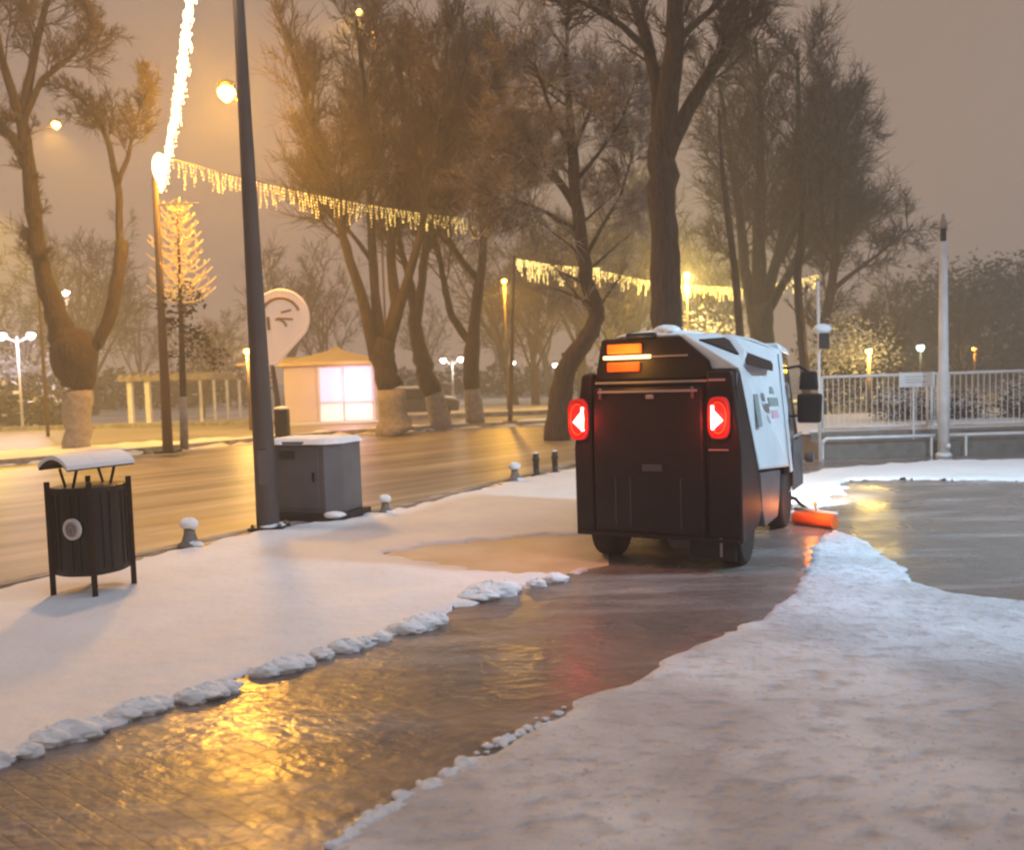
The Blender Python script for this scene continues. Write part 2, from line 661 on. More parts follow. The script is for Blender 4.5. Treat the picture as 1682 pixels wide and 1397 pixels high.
# road
far_kerb = [G(-400, 800, -.12), G(0, 766, -.12), G(270, 742, -.12), G(420, 728, -.12), G(560, 715, -.12), G(760, 704, -.12), G(900, 698, -.12), G(1150, 676, -.12), G(1500, 655, -.12)]
FK = [(p.x, p.y) for p in far_kerb]
road = [(NK[0][0] - 8, NK[0][1] - 7.3)] + NK + [(5.0, 20), (12, 26), (60, 60)] + [(60, 110)] + FK[::-1]
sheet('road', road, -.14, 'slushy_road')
verge_far = [G(-300, 750, 0), G(0, 741, 0), G(230, 727, 0), G(420, 717, 0), G(620, 703, 0), G(900, 688, 0), G(1150, 668, 0), G(1400, 652, 0)]
VF = [(p.x, p.y) for p in verge_far]
snow_sheet('far_verge', FK + VF[::-1], [], .22, .12, 'snow', edge=.3, rough=.08, lump=.06, base=-.1, seed=4)
strip('far_kerb', FK, .22, -.3, .03, 'kerb_stone')
# second carriageway beyond the verge
r2a = [G(-300, 745), G(0, 738), G(230, 725), G(420, 715), G(620, 702), G(900, 687)]
r2b = [G(-300, 708), G(0, 704), G(230, 698), G(420, 693), G(620, 687), G(900, 676)]
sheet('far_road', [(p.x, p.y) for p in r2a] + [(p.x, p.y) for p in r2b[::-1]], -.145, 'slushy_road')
R2B = [(p.x, p.y) for p in r2b]
strip('park_kerb', R2B, .3, -.3, .06, 'kerb_stone')

# snow on the near pavement (the hole shows the sheet tinted with sodium light)
trk = [(-260, 1345), (-100, 1290), (0, 1257), (60, 1232), (180, 1195), (290, 1160), (400, 1120), (500, 1090), (620, 1050), (740, 1010), (860, 968), (930, 948), (975, 915), (960, 880), (1000, 800), (1000, 775), (960, 768)]
ins = [(p[0] + .0, p[1] - .0) for p in NK]
pav = [(G(*q).x, G(*q).y) for q in trk] + [(q[0] + .1, q[1] - .14) for q in NK[::-1][2:]]
hole = [(640, 912), (700, 900), (800, 890), (975, 876), (975, 938), (900, 944), (800, 938), (700, 930)]
hole = [(G(*q).x, G(*q).y) for q in hole]
snow_sheet('pavement_snow', pav, [hole], .04, .028, 'snow', edge=.14, rough=.09, lump=.014, seed=2)
sheet('sodium_lit_patch', [(G(*q).x, G(*q).y) for q in [(610, 918), (700, 892), (800, 882), (1000, 866), (1000, 930), (900, 950), (800, 945), (680, 940)]], .004, 'sodium_lit_slush')  # gold sodium light on the pavement, put into this sheet's colour
# snow over the square
sq = [(430, 1460), (535, 1397), (600, 1353), (750, 1270), (850, 1206), (940, 1163), (1050, 1110), (1150, 1062), (1240, 1020), (1300, 975), (1330, 925), (1342, 885), (1372, 872), (1425, 890), (1470, 930), (1520, 965), (1590, 980), (1682, 990), (1800, 998)]
sqp = [(G(*q).x, G(*q).y) for q in sq]
sqp += [(14, 5), (14, -6), (-3, -6), (-1.3, 1.6)]
snow_sheet('square_snow', sqp, [], .04, .022, 'trampled_snow', edge=.09, rough=.045, lump=.005, print_=.008, seed=3)
fs = [(1290, 812), (1310, 786), (1360, 772), (1500, 760), (1682, 756), (1760, 754), (1800, 794), (1682, 792), (1480, 789), (1390, 792), (1372, 812), (1358, 838), (1300, 842)]
snow_sheet('far_strip_snow', [(G(*q).x, G(*q).y) for q in fs], [], .07, .04, 'snow', edge=.2, rough=.12, lump=.01, seed=8)

# snow clumps along the cleared track
clumps = [(28, 1243, 66, 'flat snow clump at the low end of the row beside the cleared track'),
          (118, 1206, 120, 'double-humped snow clump, second from the low end of the row'),
          (232, 1166, 105, 'grey-white snow clump, third from the low end of the row'),
          (343, 1139, 100, 'neat oval snow clump right where the gold reflection begins'),
          (462, 1097, 104, 'smooth snow clump just above the dark pole reflection'),
          (548, 1070, 78, 'small snow clump touching a rounder one on its uphill side'),
          (610, 1052, 56, 'smallest rounded snow clump in the middle of the row'),
          (690, 1026, 100, 'broad snow clump bulging into the wet track below the gold-lit patch'),
          (808, 972, 118, 'widest snow clump lying in front of the gold-lit patch'),
          (895, 955, 70, 'last snow clump of the row, next to the machine tyre')]
for i, (x, y, w, lab) in enumerate(clumps):
    g = G(x, y + 6)
    wm = px(w, g.y) * .60
    mb = MB()
    rr = random.Random(i * 7 + 3)
    d = (G(x + 20, y - 6) - G(x - 20, y + 6)).normalized()
    nb_ = 2 if w < 90 else 3
    for k in range(nb_):
        f_ = (k - (nb_ - 1) / 2) / max(1, nb_ - 1) * 2
        tt = f_ * .48 * wm
        s_ = wm * (.62 if k == nb_ // 2 else rr.uniform(.38, .52))
        blob(mb, (d.x * tt, d.y * tt, .02), (s_, s_ * .55, s_ * rr.uniform(.22, .30) + .025), i * 13 + k, n=44, rings=26, amp=.16, crumb=.18)
        blob(mb, (d.x * tt + rr.uniform(-.4, .4) * s_, d.y * tt + rr.uniform(-.3, .3) * s_, .03), (s_ * .75, s_ * .5, s_ * .22), i * 31 + k, n=30, rings=18, amp=.25, crumb=.2)
    tag(mb.build('snow_clump', 'snow_clean', smooth=True, loc=g), lab, 'snow clump', 'snow clumps along the cleared track')
mb = MB()
crumb_line = [(545, 1395), (600, 1358), (640, 1334), (690, 1304), (750, 1274), (800, 1240), (860, 1206), (930, 1170)]
for i in range(len(crumb_line) - 1):
    a, b = crumb_line[i], crumb_line[i + 1]
    for k in range(13):
        t = rnd.random()
        q = G(a[0] + (b[0] - a[0]) * t + rnd.gauss(0, 4), a[1] + (b[1] - a[1]) * t + rnd.gauss(0, 4) - 2)
        s_ = abs(rnd.gauss(.009, .009)) + .005
        blob(mb, (q.x, q.y, .008), (s_ * 1.5, s_ * 1.1, s_ * .8), i * 50 + k, n=10, rings=6, amp=.4, crumb=.3)
tag(mb.build('snow_crumbs', 'snow_clean', smooth=True), 'white crumbs of snow scattered along the edge of the wet track', 'snow crumbs', kind='stuff')

# ================================================================== TREES
def limb(mb, pts, rad, n=8):
    mb.tube(pts, rad, n)
def wander(p, d, L, n, rr, bend=.25, up=.0):
    pts = [p.copy()]
    q = p.copy()
    d = d.normalized()
    for i in range(n):
        d = (d + Vector((rr.gauss(0, bend), rr.gauss(0, bend), rr.gauss(0, bend) + up))).normalized()
        q = q + d * (L / n)
        pts.append(q.copy())
    return pts
def perp(d, rr):
    a = d.cross(Vector((rr.gauss(0, 1), rr.gauss(0, 1), rr.gauss(0, 1))))
    return a.normalized() if a.length > 1e-6 else Vector((1, 0, 0))
def foliate(mbB, mbT, pts, r0, rr, L1, n1, n2, n3, spread=.9, up=.10, start=.3, tw=.011):
    """branches and twigs off the limb pts"""
    for k in range(n1):
        t = start + (1 - start) * (k + rr.random()) / n1
        f = t * (len(pts) - 1)
        i = min(int(f), len(pts) - 2)
        p = pts[i].lerp(pts[i + 1], f - i)
        d = (pts[i + 1] - pts[i]).normalized()
        bd = (d * .9 + perp(d, rr) * spread * rr.uniform(.6, 1.3)).normalized()
        L = L1 * rr.uniform(.65, 1.2) * (1.15 - .5 * t)
        br = wander(p, bd, L, 5, rr, .09, up)
        rb = min(max(r0 * (1 - .7 * t) * .30, tw * 1.5), .045)
        mbB.tube(br, [rb, rb * .85, rb * .7, rb * .5, rb * .35, rb * .2], 4, False)
        for j in range(n2):
            u = rr.uniform(.15, 1)
            f2 = u * 5
            i2 = min(int(f2), 4)
            p2 = br[i2].lerp(br[i2 + 1], f2 - i2)
            d2 = (br[i2 + 1] - br[i2]).normalized()
            sd_ = (d2 * .9 + perp(d2, rr) * rr.uniform(.4, 1.1)).normalized()
            L2 = L * rr.uniform(.28, .55) * (1.2 - .5 * u)
            sb = wander(p2, sd_, L2, 3, rr, .13, up)
            mbT.tube(sb, [tw * 1.3, tw, tw * .8, tw * .5], 3, False)
            for h in range(n3):
                w = rr.uniform(.1, 1) * 3
                i3 = min(int(w), 2)
                p3 = sb[i3].lerp(sb[i3 + 1], w - i3)
                d3 = (sb[i3 + 1] - sb[i3]).normalized()
                td = (d3 * .8 + perp(d3, rr) * rr.uniform(.3, 1)).normalized()
                tp = wander(p3, td, L2 * rr.uniform(.4, .9), 2, rr, .12, up)
                mbT.tube(tp, [tw * .8, tw * .6, tw * .3], 3, False)

def tree(name, Y, limbs, label, cat='tree', group=None, seed=1, L1=2.4, n=(9, 8, 6), wash=None, tw=.011, twm='twig', bm='bark', dyl=.25, up=.08, spread=.9, start=.35, kink=None):
    """limbs: list of (pixel polyline [(x,y,width px)], leafy?, depth drift)"""
    rr = random.Random(seed)
    base = P(limbs[0][0][0][0], limbs[0][0][0][1], Y)
    base.z = min(base.z, 0.0)
    t = thing(name, base, label, cat, group)
    T, B, Wg, WW = MB(), MB(), MB(), MB()
    for li, (pl, leafy, drift) in enumerate(limbs):
        pts, rad = [], []
        # start depth continues wherever this limb leaves its parent
        for k, (x, y, w) in enumerate(pl):
            yy = Y + drift * k / max(1, len(pl) - 1)
            p = P(x, y, yy)
            if li == 0 and k == 0:
                p.z = min(p.z, -.14)
            pts.append(p - base)
            rad.append(px(w, yy) / 2)
        # refine
        rp_, rr_ = [], []
        for k in range(len(pts) - 1):
            m = 3
            for q in range(m):
                f = q / m
                j = Vector((rr.gauss(0, 1), rr.gauss(0, 1), 0)) * rad[k] * (.09 if q else 0)
                rp_.append(pts[k].lerp(pts[k + 1], f) + j)
                rr_.append((rad[k] * (1 - f) + rad[k + 1] * f) * (1 + rr.uniform(-.07, .09)))
        rp_.append(pts[-1])
        rr_.append(rad[-1])
        ns = 14 if rr_[0] > .12 else 7
        if li == 0 and wash:
            zw = (P(wash[3], wash[4], Y) - base).z
            kw = max(1, sum(1 for p in rp_ if p.z < zw))
            WW.tube(rp_[:kw + 1], rr_[:kw + 1], ns)
            T.tube(rp_[kw:], [rr_[kw] * .97] + rr_[kw + 1:], ns)
        else:
            T.tube(rp_, rr_, ns)
        if leafy:
            foliate(B, Wg, rp_, rr_[0], rr, L1 * leafy, n[0], n[1], n[2], spread, up, start, tw)
    tr = T.build('trunk', bm, t, smooth=True)
    if wash:
        WW.build('whitewash', 'whitewash', tr, smooth=True)
    cr = B.build('crown', bm, t, smooth=True)
    Wg.build('twigs', twm, cr)
    return t

# pollarded street tree on the far verge, behind the litter bin
tree('pollarded_tree', 25.0, [
    ([(128, 740, 46), (126, 690, 42), (125, 640, 46), (124, 600, 66), (122, 572, 70), (108, 548, 50)], 0, 0),
    ([(112, 570, 44), (92, 520, 33), (72, 455, 28), (60, 400, 24), (52, 320, 22), (44, 250, 20), (34, 190, 17)], .35, -.6),
    ([(44, 260, 20), (20, 225, 16), (-30, 180, 13), (-90, 120, 8)], .8, .8),
    ([(36, 200, 17), (46, 140, 14), (60, 70, 11), (80, -10, 8), (90, -110, 5)], .8, .8),
    ([(34, 195, 16), (10, 120, 12), (-10, 30, 8), (-15, -80, 5)], .8, -1.0),
    ([(40, 190, 12), (70, 130, 9), (120, 90, 6), (150, 40, 4)], .6, .5),
    ([(138, 582, 26), (160, 566, 19), (182, 515, 20), (196, 445, 20), (200, 402, 21), (196, 396, 12), (196, 330, 11), (192, 290, 10)], 0, .5),
    ([(192, 300, 11), (180, 240, 9), (165, 200, 7), (120, 150, 4)], .55, 1.0),
    ([(194, 300, 9), (210, 260, 7), (222, 200, 4), (250, 130, 3)], .45, -.5),
    ([(60, 400, 14), (52, 412, 12), (48, 416, 9)], 0, 0),
], 'pollarded tree with swollen knobbly trunk and two upswept limbs behind the litter bin', seed=3, L1=2.3, n=(15, 12, 9), wash=(129, 740, 44, 126, 655, 42), tw=.012)

# three tall trees beyond the road
tree('tall_tree', 28.2, [
    ([(652, 716, 66), (645, 680, 46), (634, 620, 40), (628, 585, 40), (632, 560, 34)], 0, 0),
    ([(620, 590, 26), (600, 510, 19), (582, 450, 16), (562, 385, 13), (552, 330, 11), (520, 220, 9), (480, 90, 6)], 1, -1.5),
    ([(626, 575, 20), (616, 480, 15), (610, 380, 13), (606, 290, 11), (600, 150, 8), (585, 30, 5)], 1, 1),
    ([(634, 580, 24), (650, 500, 18), (642, 420, 14), (650, 330, 12), (665, 200, 9), (650, 40, 6)], 1, 1.6),
    ([(640, 560, 20), (664, 480, 16), (684, 410, 13), (700, 340, 11), (720, 220, 8), (735, 70, 5)], 1, -1),
    ([(611, 430, 9), (590, 400, 7), (566, 370, 5), (530, 300, 4)], .7, 0),
], 'tall bare tree with five fanning stems beside the pink-lit kiosk', seed=11, L1=3.0, n=(20, 14, 12), wash=(652, 712, 52, 642, 655, 42), tw=.012, group='tall bare trees beyond the road', start=.45, up=.10, spread=.75)
tree('tall_tree', 30.4, [
    ([(726, 704, 36), (716, 660, 32), (702, 625, 34), (692, 590, 28), (684, 550, 24), (680, 520, 20)], 0, 0),
    ([(681, 530, 18), (676, 470, 13), (664, 430, 11), (655, 390, 9), (630, 280, 8), (610, 150, 5)], .9, 1),
    ([(683, 535, 18), (694, 460, 14), (700, 400, 12), (712, 330, 10), (735, 220, 8), (770, 80, 5)], 1, -1),
    ([(698, 420, 10), (725, 370, 9), (750, 300, 8), (790, 200, 6), (820, 90, 4)], 1, 1),
], 'slim leaning bare tree standing second from the kiosk', seed=12, L1=3.0, n=(20, 14, 12), wash=(727, 702, 36, 712, 655, 31), tw=.012, group='tall bare trees beyond the road', up=.10, spread=.75)
tree('tall_tree', 31.0, [
    ([(781, 700, 34), (775, 640, 26), (774, 590, 26), (776, 550, 24)], 0, 0),
    ([(778, 555, 20), (784, 490, 17), (792, 430, 14), (795, 380, 12), (812, 340, 9), (850, 300, 7), (900, 250, 4)], .8, -1),
    ([(770, 560, 14), (742, 520, 12), (732, 480, 11), (724, 430, 9), (712, 380, 7), (700, 250, 6), (690, 100, 4)], 1, 1),
    ([(786, 460, 12), (760, 430, 10), (740, 400, 8), (728, 370, 6), (740, 260, 5)], .8, .5),
    ([(796, 390, 9), (785, 350, 7), (790, 260, 6), (800, 120, 4)], 1, .5),
], 'bare forked tree standing third from the kiosk, before the small twin lamps', seed=13, L1=3.0, n=(20, 14, 12), tw=.012, group='tall bare trees beyond the road', up=.10, spread=.75, wash=(781, 698, 33, 776, 655, 26))

# snowy-twigged tree left of the machine
tree('crooked_tree', 24, [
    ([(915, 730, 44), (920, 660, 40), (928, 610, 34), (950, 575, 30), (972, 545, 28), (980, 510, 25), (966, 470, 23), (960, 430, 22), (952, 370, 21), (944, 310, 19), (940, 240, 16), (934, 170, 12), (930, 90, 7), (934, 0, 4)], .95, -.5),
    ([(944, 330, 10), (900, 270, 8), (860, 215, 5), (815, 150, 3)], .8, 1.5),
    ([(952, 380, 9), (900, 350, 7), (850, 330, 4), (800, 320, 3)], .8, -1.2),
    ([(940, 250, 8), (905, 180, 6), (880, 110, 4), (850, 80, 3)], .8, -1.2),
    ([(942, 250, 8), (970, 180, 6), (990, 120, 4)], .8, 1.2),
    ([(948, 350, 8), (915, 300, 6), (880, 270, 5), (840, 255, 3)], .8, .4),
    ([(958, 430, 8), (990, 370, 6), (1020, 320, 5), (1040, 250, 3)], .8, 1.2),
    ([(944, 300, 8), (985, 250, 6), (1020, 200, 5), (1045, 130, 3)], .8, -.8),
    ([(924, 640, 12), (935, 600, 9), (925, 580, 8)], 0, 0),
], 'crooked dark tree with pale snow-dusted twigs just behind the sweeping machine', seed=21, L1=2.1, n=(22, 13, 9), tw=.010, twm='twig_snowy', spread=1.3, up=.0, start=.30)

# big central tree
tree('large_tree', 19.5, [
    ([(1094, 728, 66), (1096, 620, 54), (1096, 540, 50), (1094, 470, 47), (1092, 400, 46), (1087, 330, 45), (1086, 270, 45), (1088, 215, 42)], 0, 0),
    ([(1086, 262, 40), (1098, 150, 34), (1110, 60, 30), (1112, -40, 24), (1120, -160, 15)], .6, -1),
    ([(1082, 250, 24), (1080, 150, 20), (1062, 60, 17), (1040, 0, 14), (1000, -80, 9)], .6, 1.5),
    ([(1096, 258, 26), (1130, 180, 23), (1160, 130, 21), (1190, 85, 19), (1215, 30, 15), (1230, -60, 10)], .6, -.8),
    ([(1100, 80, 14), (1140, 40, 12), (1180, 5, 9), (1240, -60, 6)], .6, 1.5),
    ([(1072, 90, 12), (1020, 40, 10), (970, 10, 8), (920, -15, 5)], .6, -1.2),
    ([(1190, 90, 8), (1210, 60, 7), (1260, 20, 5)], .6, .8),
], 'large thick-trunked bare tree rising straight behind the machine roof', seed=31, L1=1.9, n=(14, 11, 8), tw=.010, start=.3, spread=1.0)

# group right of it
tree('bushy_tree', 36, [
    ([(1258, 690, 46), (1254, 600, 40), (1250, 540, 40), (1246, 500, 38)], 0, 0),
    ([(1240, 520, 24), (1222, 440, 18), (1215, 350, 14), (1200, 250, 10), (1180, 130, 6)], 1, 1),
    ([(1248, 505, 26), (1246, 400, 20), (1250, 300, 15), (1250, 180, 10), (1240, 60, 6)], 1, -1),
    ([(1252, 510, 22), (1278, 420, 16), (1300, 320, 12), (1312, 200, 9), (1310, 80, 5)], 1, -1.5),
    ([(1256, 520, 18), (1296, 450, 13), (1340, 360, 10), (1375, 250, 8), (1395, 190, 4)], 1, 1.5),
    ([(1280, 430, 12), (1330, 330, 9), (1360, 240, 7), (1372, 150, 4)], 1, -.5),
    ([(1290, 460, 10), (1345, 400, 8), (1385, 340, 5)], 1, .5),
], 'broad bare tree with a dense dark rounded crown behind the machine cab', seed=41, L1=3.0, n=(24, 15, 11), tw=.015, spread=1.15, start=.22)
tree('slender_tree', 27, [
    ([(1224, 700, 14), (1216, 560, 13), (1208, 450, 12), (1196, 360, 11), (1188, 290, 8), (1180, 180, 4)], .45, 0),
], 'slender dark tree with a single thin stem between the large trunk and the bushy tree', seed=42, L1=1.6, n=(9, 5, 4), tw=.010)
tree('slender_tree', 26, [
    ([(1330, 700, 16), (1322, 600, 15), (1314, 520, 14), (1310, 450, 12), (1318, 360, 8), (1325, 260, 5)], .5, 0),
], 'slender brown tree with a thin stem just beyond the machine mirror', seed=43, L1=1.7, n=(9, 6, 4), tw=.011)
tree('forked_tree', 30, [
    ([(1362, 710, 20), (1360, 640, 18), (1350, 600, 17), (1352, 540, 16), (1366, 470, 14), (1374, 400, 12), (1376, 300, 9), (1384, 200, 5)], .8, 0),
    ([(1364, 480, 10), (1400, 450, 7), (1440, 420, 5), (1500, 370, 3)], .7, 1),
    ([(1372, 420, 8), (1350, 360, 7), (1345, 280, 4)], .8, -1),
], 'thin forked bare tree standing behind the near end of the white railing', seed=44, L1=2.4, n=(13, 11, 8), tw=.015)

# far park trees, copies of three originals
def wild_tree(seed, h=10.0):
    rr = random.Random(seed)
    t = thing('park_tree', (0, 0, 0), 'bare tree fading into the hazy park beyond the road', 'tree', 'hazy far park trees')
    T, B, Wg = MB(), MB(), MB()
    tr = wander(Vector((0, 0, -.2)), Vector((rr.gauss(0, .05), rr.gauss(0, .05), 1)), h * .42, 4, rr, .05)
    T.tube(tr, [.26, .22, .2, .18, .16], 7)
    for k in range(7):
        st = tr[2 + k % 3]
        a = 2 * math.pi * k / 7 + rr.uniform(-.3, .3)
        d = Vector((math.cos(a) * .5, math.sin(a) * .5, 1))
        l = wander(st, d, h * rr.uniform(.4, .6), 5, rr, .09, .03)
        T.tube(l, [.10, .085, .07, .055, .04, .02], 5)
        foliate(B, Wg, l, .10, rr, h * .24, 8, 7, 5, .95, .05, .2, .018)
    T.build('trunk', 'bark_far', t, smooth=True)
    c = B.build('crown', 'bark_far', t)
    Wg.build('twigs', 'bark_far', c)
    return t
protos = [wild_tree(s) for s in (51, 52, 53)]
far = [(95, 560, 52, 1.3), (150, 600, 60, 1.35), (30, 600, 55, .9), (330, 650, 48, .62), (375, 640, 70, .8), (470, 650, 58, 1.15), (535, 650, 62, 1.15), (700, 650, 75, .9), (880, 650, 52, 1.1), (905, 650, 70, 1.4), (1010, 650, 48, 1.2), (1150, 640, 58, 1.2), (1415, 640, 44, .75),
       (1470, 640, 46, .68), (1530, 640, 50, .82), (1600, 640, 60, .75), (1650, 640, 64, .8), (1440, 650, 34, .45), (810, 650, 90, 1.2), (230, 650, 80, 1.1), (1700, 640, 56, .8), (-60, 640, 48, 1.0), (1040, 640, 66, 1.5), (1180, 640, 75, 1.5), (1580, 650, 44, .6), (960, 650, 55, 1.6), (1050, 650, 58, 1.6), (845, 650, 54, 1.35)]
far_labels = ['hazy park tree rising behind the pollarded trunk', 'hazy park tree framed between the two limbs of the pollarded tree', 'hazy park tree behind the white twin lamp at the picture edge',
    'small hazy park tree just past the gold-lit young tree', 'small hazy park tree close to the tall grey column, over the pergola end', 'hazy park tree behind the pin-shaped sign', 'hazy park tree above the kiosk roof',
    'hazy park tree between the second and third tall trees', 'hazy park tree just past the dark slim post', 'large hazy park tree behind the crooked tree foot', 'hazy park tree between the crooked tree and the large trunk',
    'hazy park tree behind the yellow-lit shrub', 'hazy park tree above the gold lantern by the railing', 'small hazy park tree between the gold and green lanterns', 'hazy park tree just short of the tall white post',
    'hazy park tree right behind the dim yellow lantern', 'hazy park tree above the outer railing near the picture edge', 'little park tree close behind the railing beside the gold lantern', 'faintest park tree behind the forked trunk of the third tall tree',
    'hazy park tree above the white pergola columns', 'hazy park tree standing out past the picture edge beyond the railing', 'hazy park tree out past the picture edge beyond the road', 'huge hazy park tree filling the gap behind the large trunk',
    'huge hazy park tree behind the slender dark tree', 'small hazy park tree just past the tall white post', 'broad park tree filling the gap right behind the crooked tree', 'park tree closest behind the large trunk, on its road side', 'park tree overlapping the dark slim post']
for i, (x, y, Y, s_) in enumerate(far):
    o = protos[i] if i < 3 else copy_tree(protos[i % 3])
    p = P(x, y, Y)
    o.location = (p.x, p.y, -.16)
    o.scale = (s_, s_, s_ * (1 + .1 * math.sin(i * 3)))
    o.rotation_euler = (0, 0, i * 1.7)
    o['label'] = far_labels[i]

# leafy clumps for hedges and shrubs
def leaf_clump(mb, mw, c, r, n, rr, s=.05, cover=.5):
    for _ in range(n):
        d = Vector((rr.gauss(0, 1), rr.gauss(0, 1), rr.gauss(0, 1))).normalized() * (rr.random() ** .4)
        p = Vector((c[0] + d.x * r[0], c[1] + d.y * r[1], c[2] + d.z * r[2]))
        a = perp(Vector((0, 0, 1)), rr) if rr.random() < .5 else Vector((rr.gauss(0, 1), rr.gauss(0, 1), rr.gauss(0, 1))).normalized()
        b = a.cross(Vector((rr.gauss(0, 1), rr.gauss(0, 1), rr.gauss(0, 1)))).normalized()
        q = s * rr.uniform(.6, 1.5)
        tgt = mw if (d.z > .1 and rr.random() < cover) or rr.random() < cover * .25 else mb
        tgt.add([p - a * q - b * q * .6, p + a * q - b * q * .5, p + a * q * .9 + b * q * .6, p - a * q + b * q * .5], [(0, 1, 2, 3)])
def hedge(name, pts, h, wid, n, label, cat, group=None, seed=1, s=.06, cover=.5):
    rr = random.Random(seed)
    b0 = Vector(pts[0])
    t = thing(name, b0, label, cat, group)
    A, B = MB(), MB()
    for i in range(n):
        f = rr.random() * (len(pts) - 1)
        k = min(int(f), len(pts) - 2)
        p = Vector(pts[k]).lerp(Vector(pts[k + 1]), f - k) - b0
        hh = h * rr.uniform(.7, 1.1)
        leaf_clump(A, B, (p.x + rr.uniform(-wid, wid) * .5, p.y + rr.uniform(-wid, wid) * .5, hh * .5), (wid * .5, wid * .5, hh * .55), 130 if s < .1 else 60, rr, s, cover)
    A.build('foliage', 'hedge', t)
    B.build('snow_cover', 'hedge_snow', t)
    return t
def Z(x, Y, z=0):
    p = P(x, 640, Y)
    return (p.x, p.y, z)
hedge('hedge', [Z(-60, 42, -.15), Z(60, 43, -.15), Z(105, 44, -.15)], 2.4, 1.6, 46, 'tall dark hedge at the edge of the picture behind the white twin lamp', 'hedge', seed=2, s=.12, cover=.12)
hedge('snowy_shrub', [Z(-20, 46, 1.2), Z(60, 46, 1.5)], 2.6, 2.4, 30, 'frosty shrub glowing mauve under the white twin lamp', 'shrub', seed=3, s=.10, cover=.9)
for i, (x0, x1, Y, h, lab) in enumerate([
        (1452, 1500, 18, .95, 'snow-speckled shrub behind the railing, below the small white sign plate'),
        (1505, 1545, 18.2, .8, 'snow-speckled shrub behind the railing, close beside the tall white post'),
        (1562, 1590, 18.2, .8, 'narrow dark snow-speckled shrub just past the tall white post'),
        (1640, 1720, 18, 1.05, 'largest snow-speckled shrub behind the outer end of the railing')]):
    hedge('snowy_shrub', [Z(x0, Y, .35), Z(x1, Y, .35)], h, .7, 14, lab, 'shrub', 'snowy shrubs behind the railing', seed=20 + i, s=.026, cover=.5)
hedge('lit_shrub', [Z(1362, 28.5, .2), Z(1432, 28.5, .2)], 3.0, 1.3, 60, 'snowy shrub lit gold by the lantern behind the railing', 'shrub', seed=31, s=.036, cover=.9)
hedge('lit_shrub', [Z(1110, 47, .2), Z(1210, 47, .2)], 4.6, 3.0, 46, 'tall snowy shrub lit bright yellow beyond the machine roof', 'shrub', seed=32, s=.06, cover=.95)
hedge('far_thicket', [Z(1380, 62, 0), Z(1560, 62, 0), Z(1780, 60, 0)], 5.2, 3.5, 150, 'long dark thicket closing the view behind the railing', 'thicket', seed=33, s=.22, cover=.06)
hedge('wooded_bank', [Z(1545, 66, 0), Z(1660, 66, 0), Z(1800, 64, 0)], 9.2, 5, 620, 'tall dark wooded bank closing the view past the tall white post', 'thicket', seed=36, s=.13, cover=.03)
hedge('far_thicket', [Z(60, 75, 0), Z(420, 70, 0)], 3.2, 3, 80, 'dark low thicket far behind the white pergola', 'thicket', seed=34, s=.22, cover=.1)
hedge('far_thicket', [Z(640, 80, 0), Z(960, 75, 0)], 2.6, 3, 80, 'low hazy thicket far behind the small twin lamps', 'thicket', seed=35, s=.22, cover=.25)

# ================================================================== STREET FURNITURE
# big grey lamp column
b = P(441, 868, 10.1); b.z = 0
top = P(386, -60, 10.1) - b
mid = P(403, 200, 10.1) - b
t = thing('street_column', b, 'tall tapering grey steel column on a dark base plate beside the grey cabinet', 'street column')
MB().tube([(0, 0, .03), mid, top + Vector((0, 0, 2.2))], [.135, .075, .045], 20).build('pole', 'grey_steel', t, smooth=True)
MB().box(-.20, .22, -.18, .18, 0, .04).build('base_plate', 'dark_metal', t, bevel=.01)
mb = MB()
for a in ((-.15, -.13), (.17, -.13), (-.15, .13), (.17, .13)):
    mb.lathe([(.02, .04), (.02, .075), (.01, .08)], (a[0], a[1], 0), 8)
mb.build('anchor_bolts', 'grey_steel', t)
hx_, hz_ = top.x - .35, top.z + 2.1
MB().tube([top + Vector((0, 0, 2.15)), (hx_, .1, hz_ + .3), (hx_ - 1.0, .3, hz_ + .35)], .035, 8).build('arm', 'grey_steel', t, smooth=True)
ld = MB().box(hx_ - 1.5, hx_ - .95, .18, .42, hz_ + .28, hz_ + .38).build('lamp_head', 'dark_metal', t, bevel=.02)
MB().box(hx_ - 1.45, hx_ - 1.0, .2, .4, hz_ + .262, hz_ + .278).build('lamp_glass', 'sodium', ld)
lamp('lamp_light', (hx_ - 1.22, .3, hz_ + .2), 950, (1, .56, .30), t, spot=112, aim=(hx_ - 1.6, -2.0, 0), r=.35, blend=.7)
MB().box(-.055, .055, -.137, -.115, .55, .95).build('service_door', 'grey_steel', t, bevel=.006)
mb = MB()
blob(mb, (.06, -.02, .045), (.15, .14, .03), 5)
mb.build('snow_on_base', 'snow_clean', t, smooth=True)

# cabinet
c = G(512, 856)
rz = math.radians(-20)
t = thing('utility_cabinet', (c.x, c.y + .25, 0), 'grey metal utility cabinet with a snowy top beside the tall column', 'cabinet', rz=rz)
poly = [(-.48, -.3), (.34, -.3), (.5, -.12), (.5, .32), (-.48, .32)]
MB().prism(poly, .10, 1.0).build('housing', 'cabinet', t, bevel=.012)
MB().prism([(p[0] * 1.14 + .02, p[1] * 1.2) for p in poly], 0, .10).build('plinth', 'dark_metal', t, bevel=.01)
mb = MB()
mb.box(-.40, .26, -.312, -.301, .17, .93)
mb.build('door_panel', 'cabinet', t, bevel=.004)
MB().box(.18, .21, -.335, -.312, .5, .62).build('handle', 'dark_metal', t, bevel=.004)
mb = MB()
for k in range(6):
    mb.box(-.30, -.06, -.318, -.312, .78 + k * .02, .788 + k * .02)
mb.build('vent_slots', 'dark_metal', t)
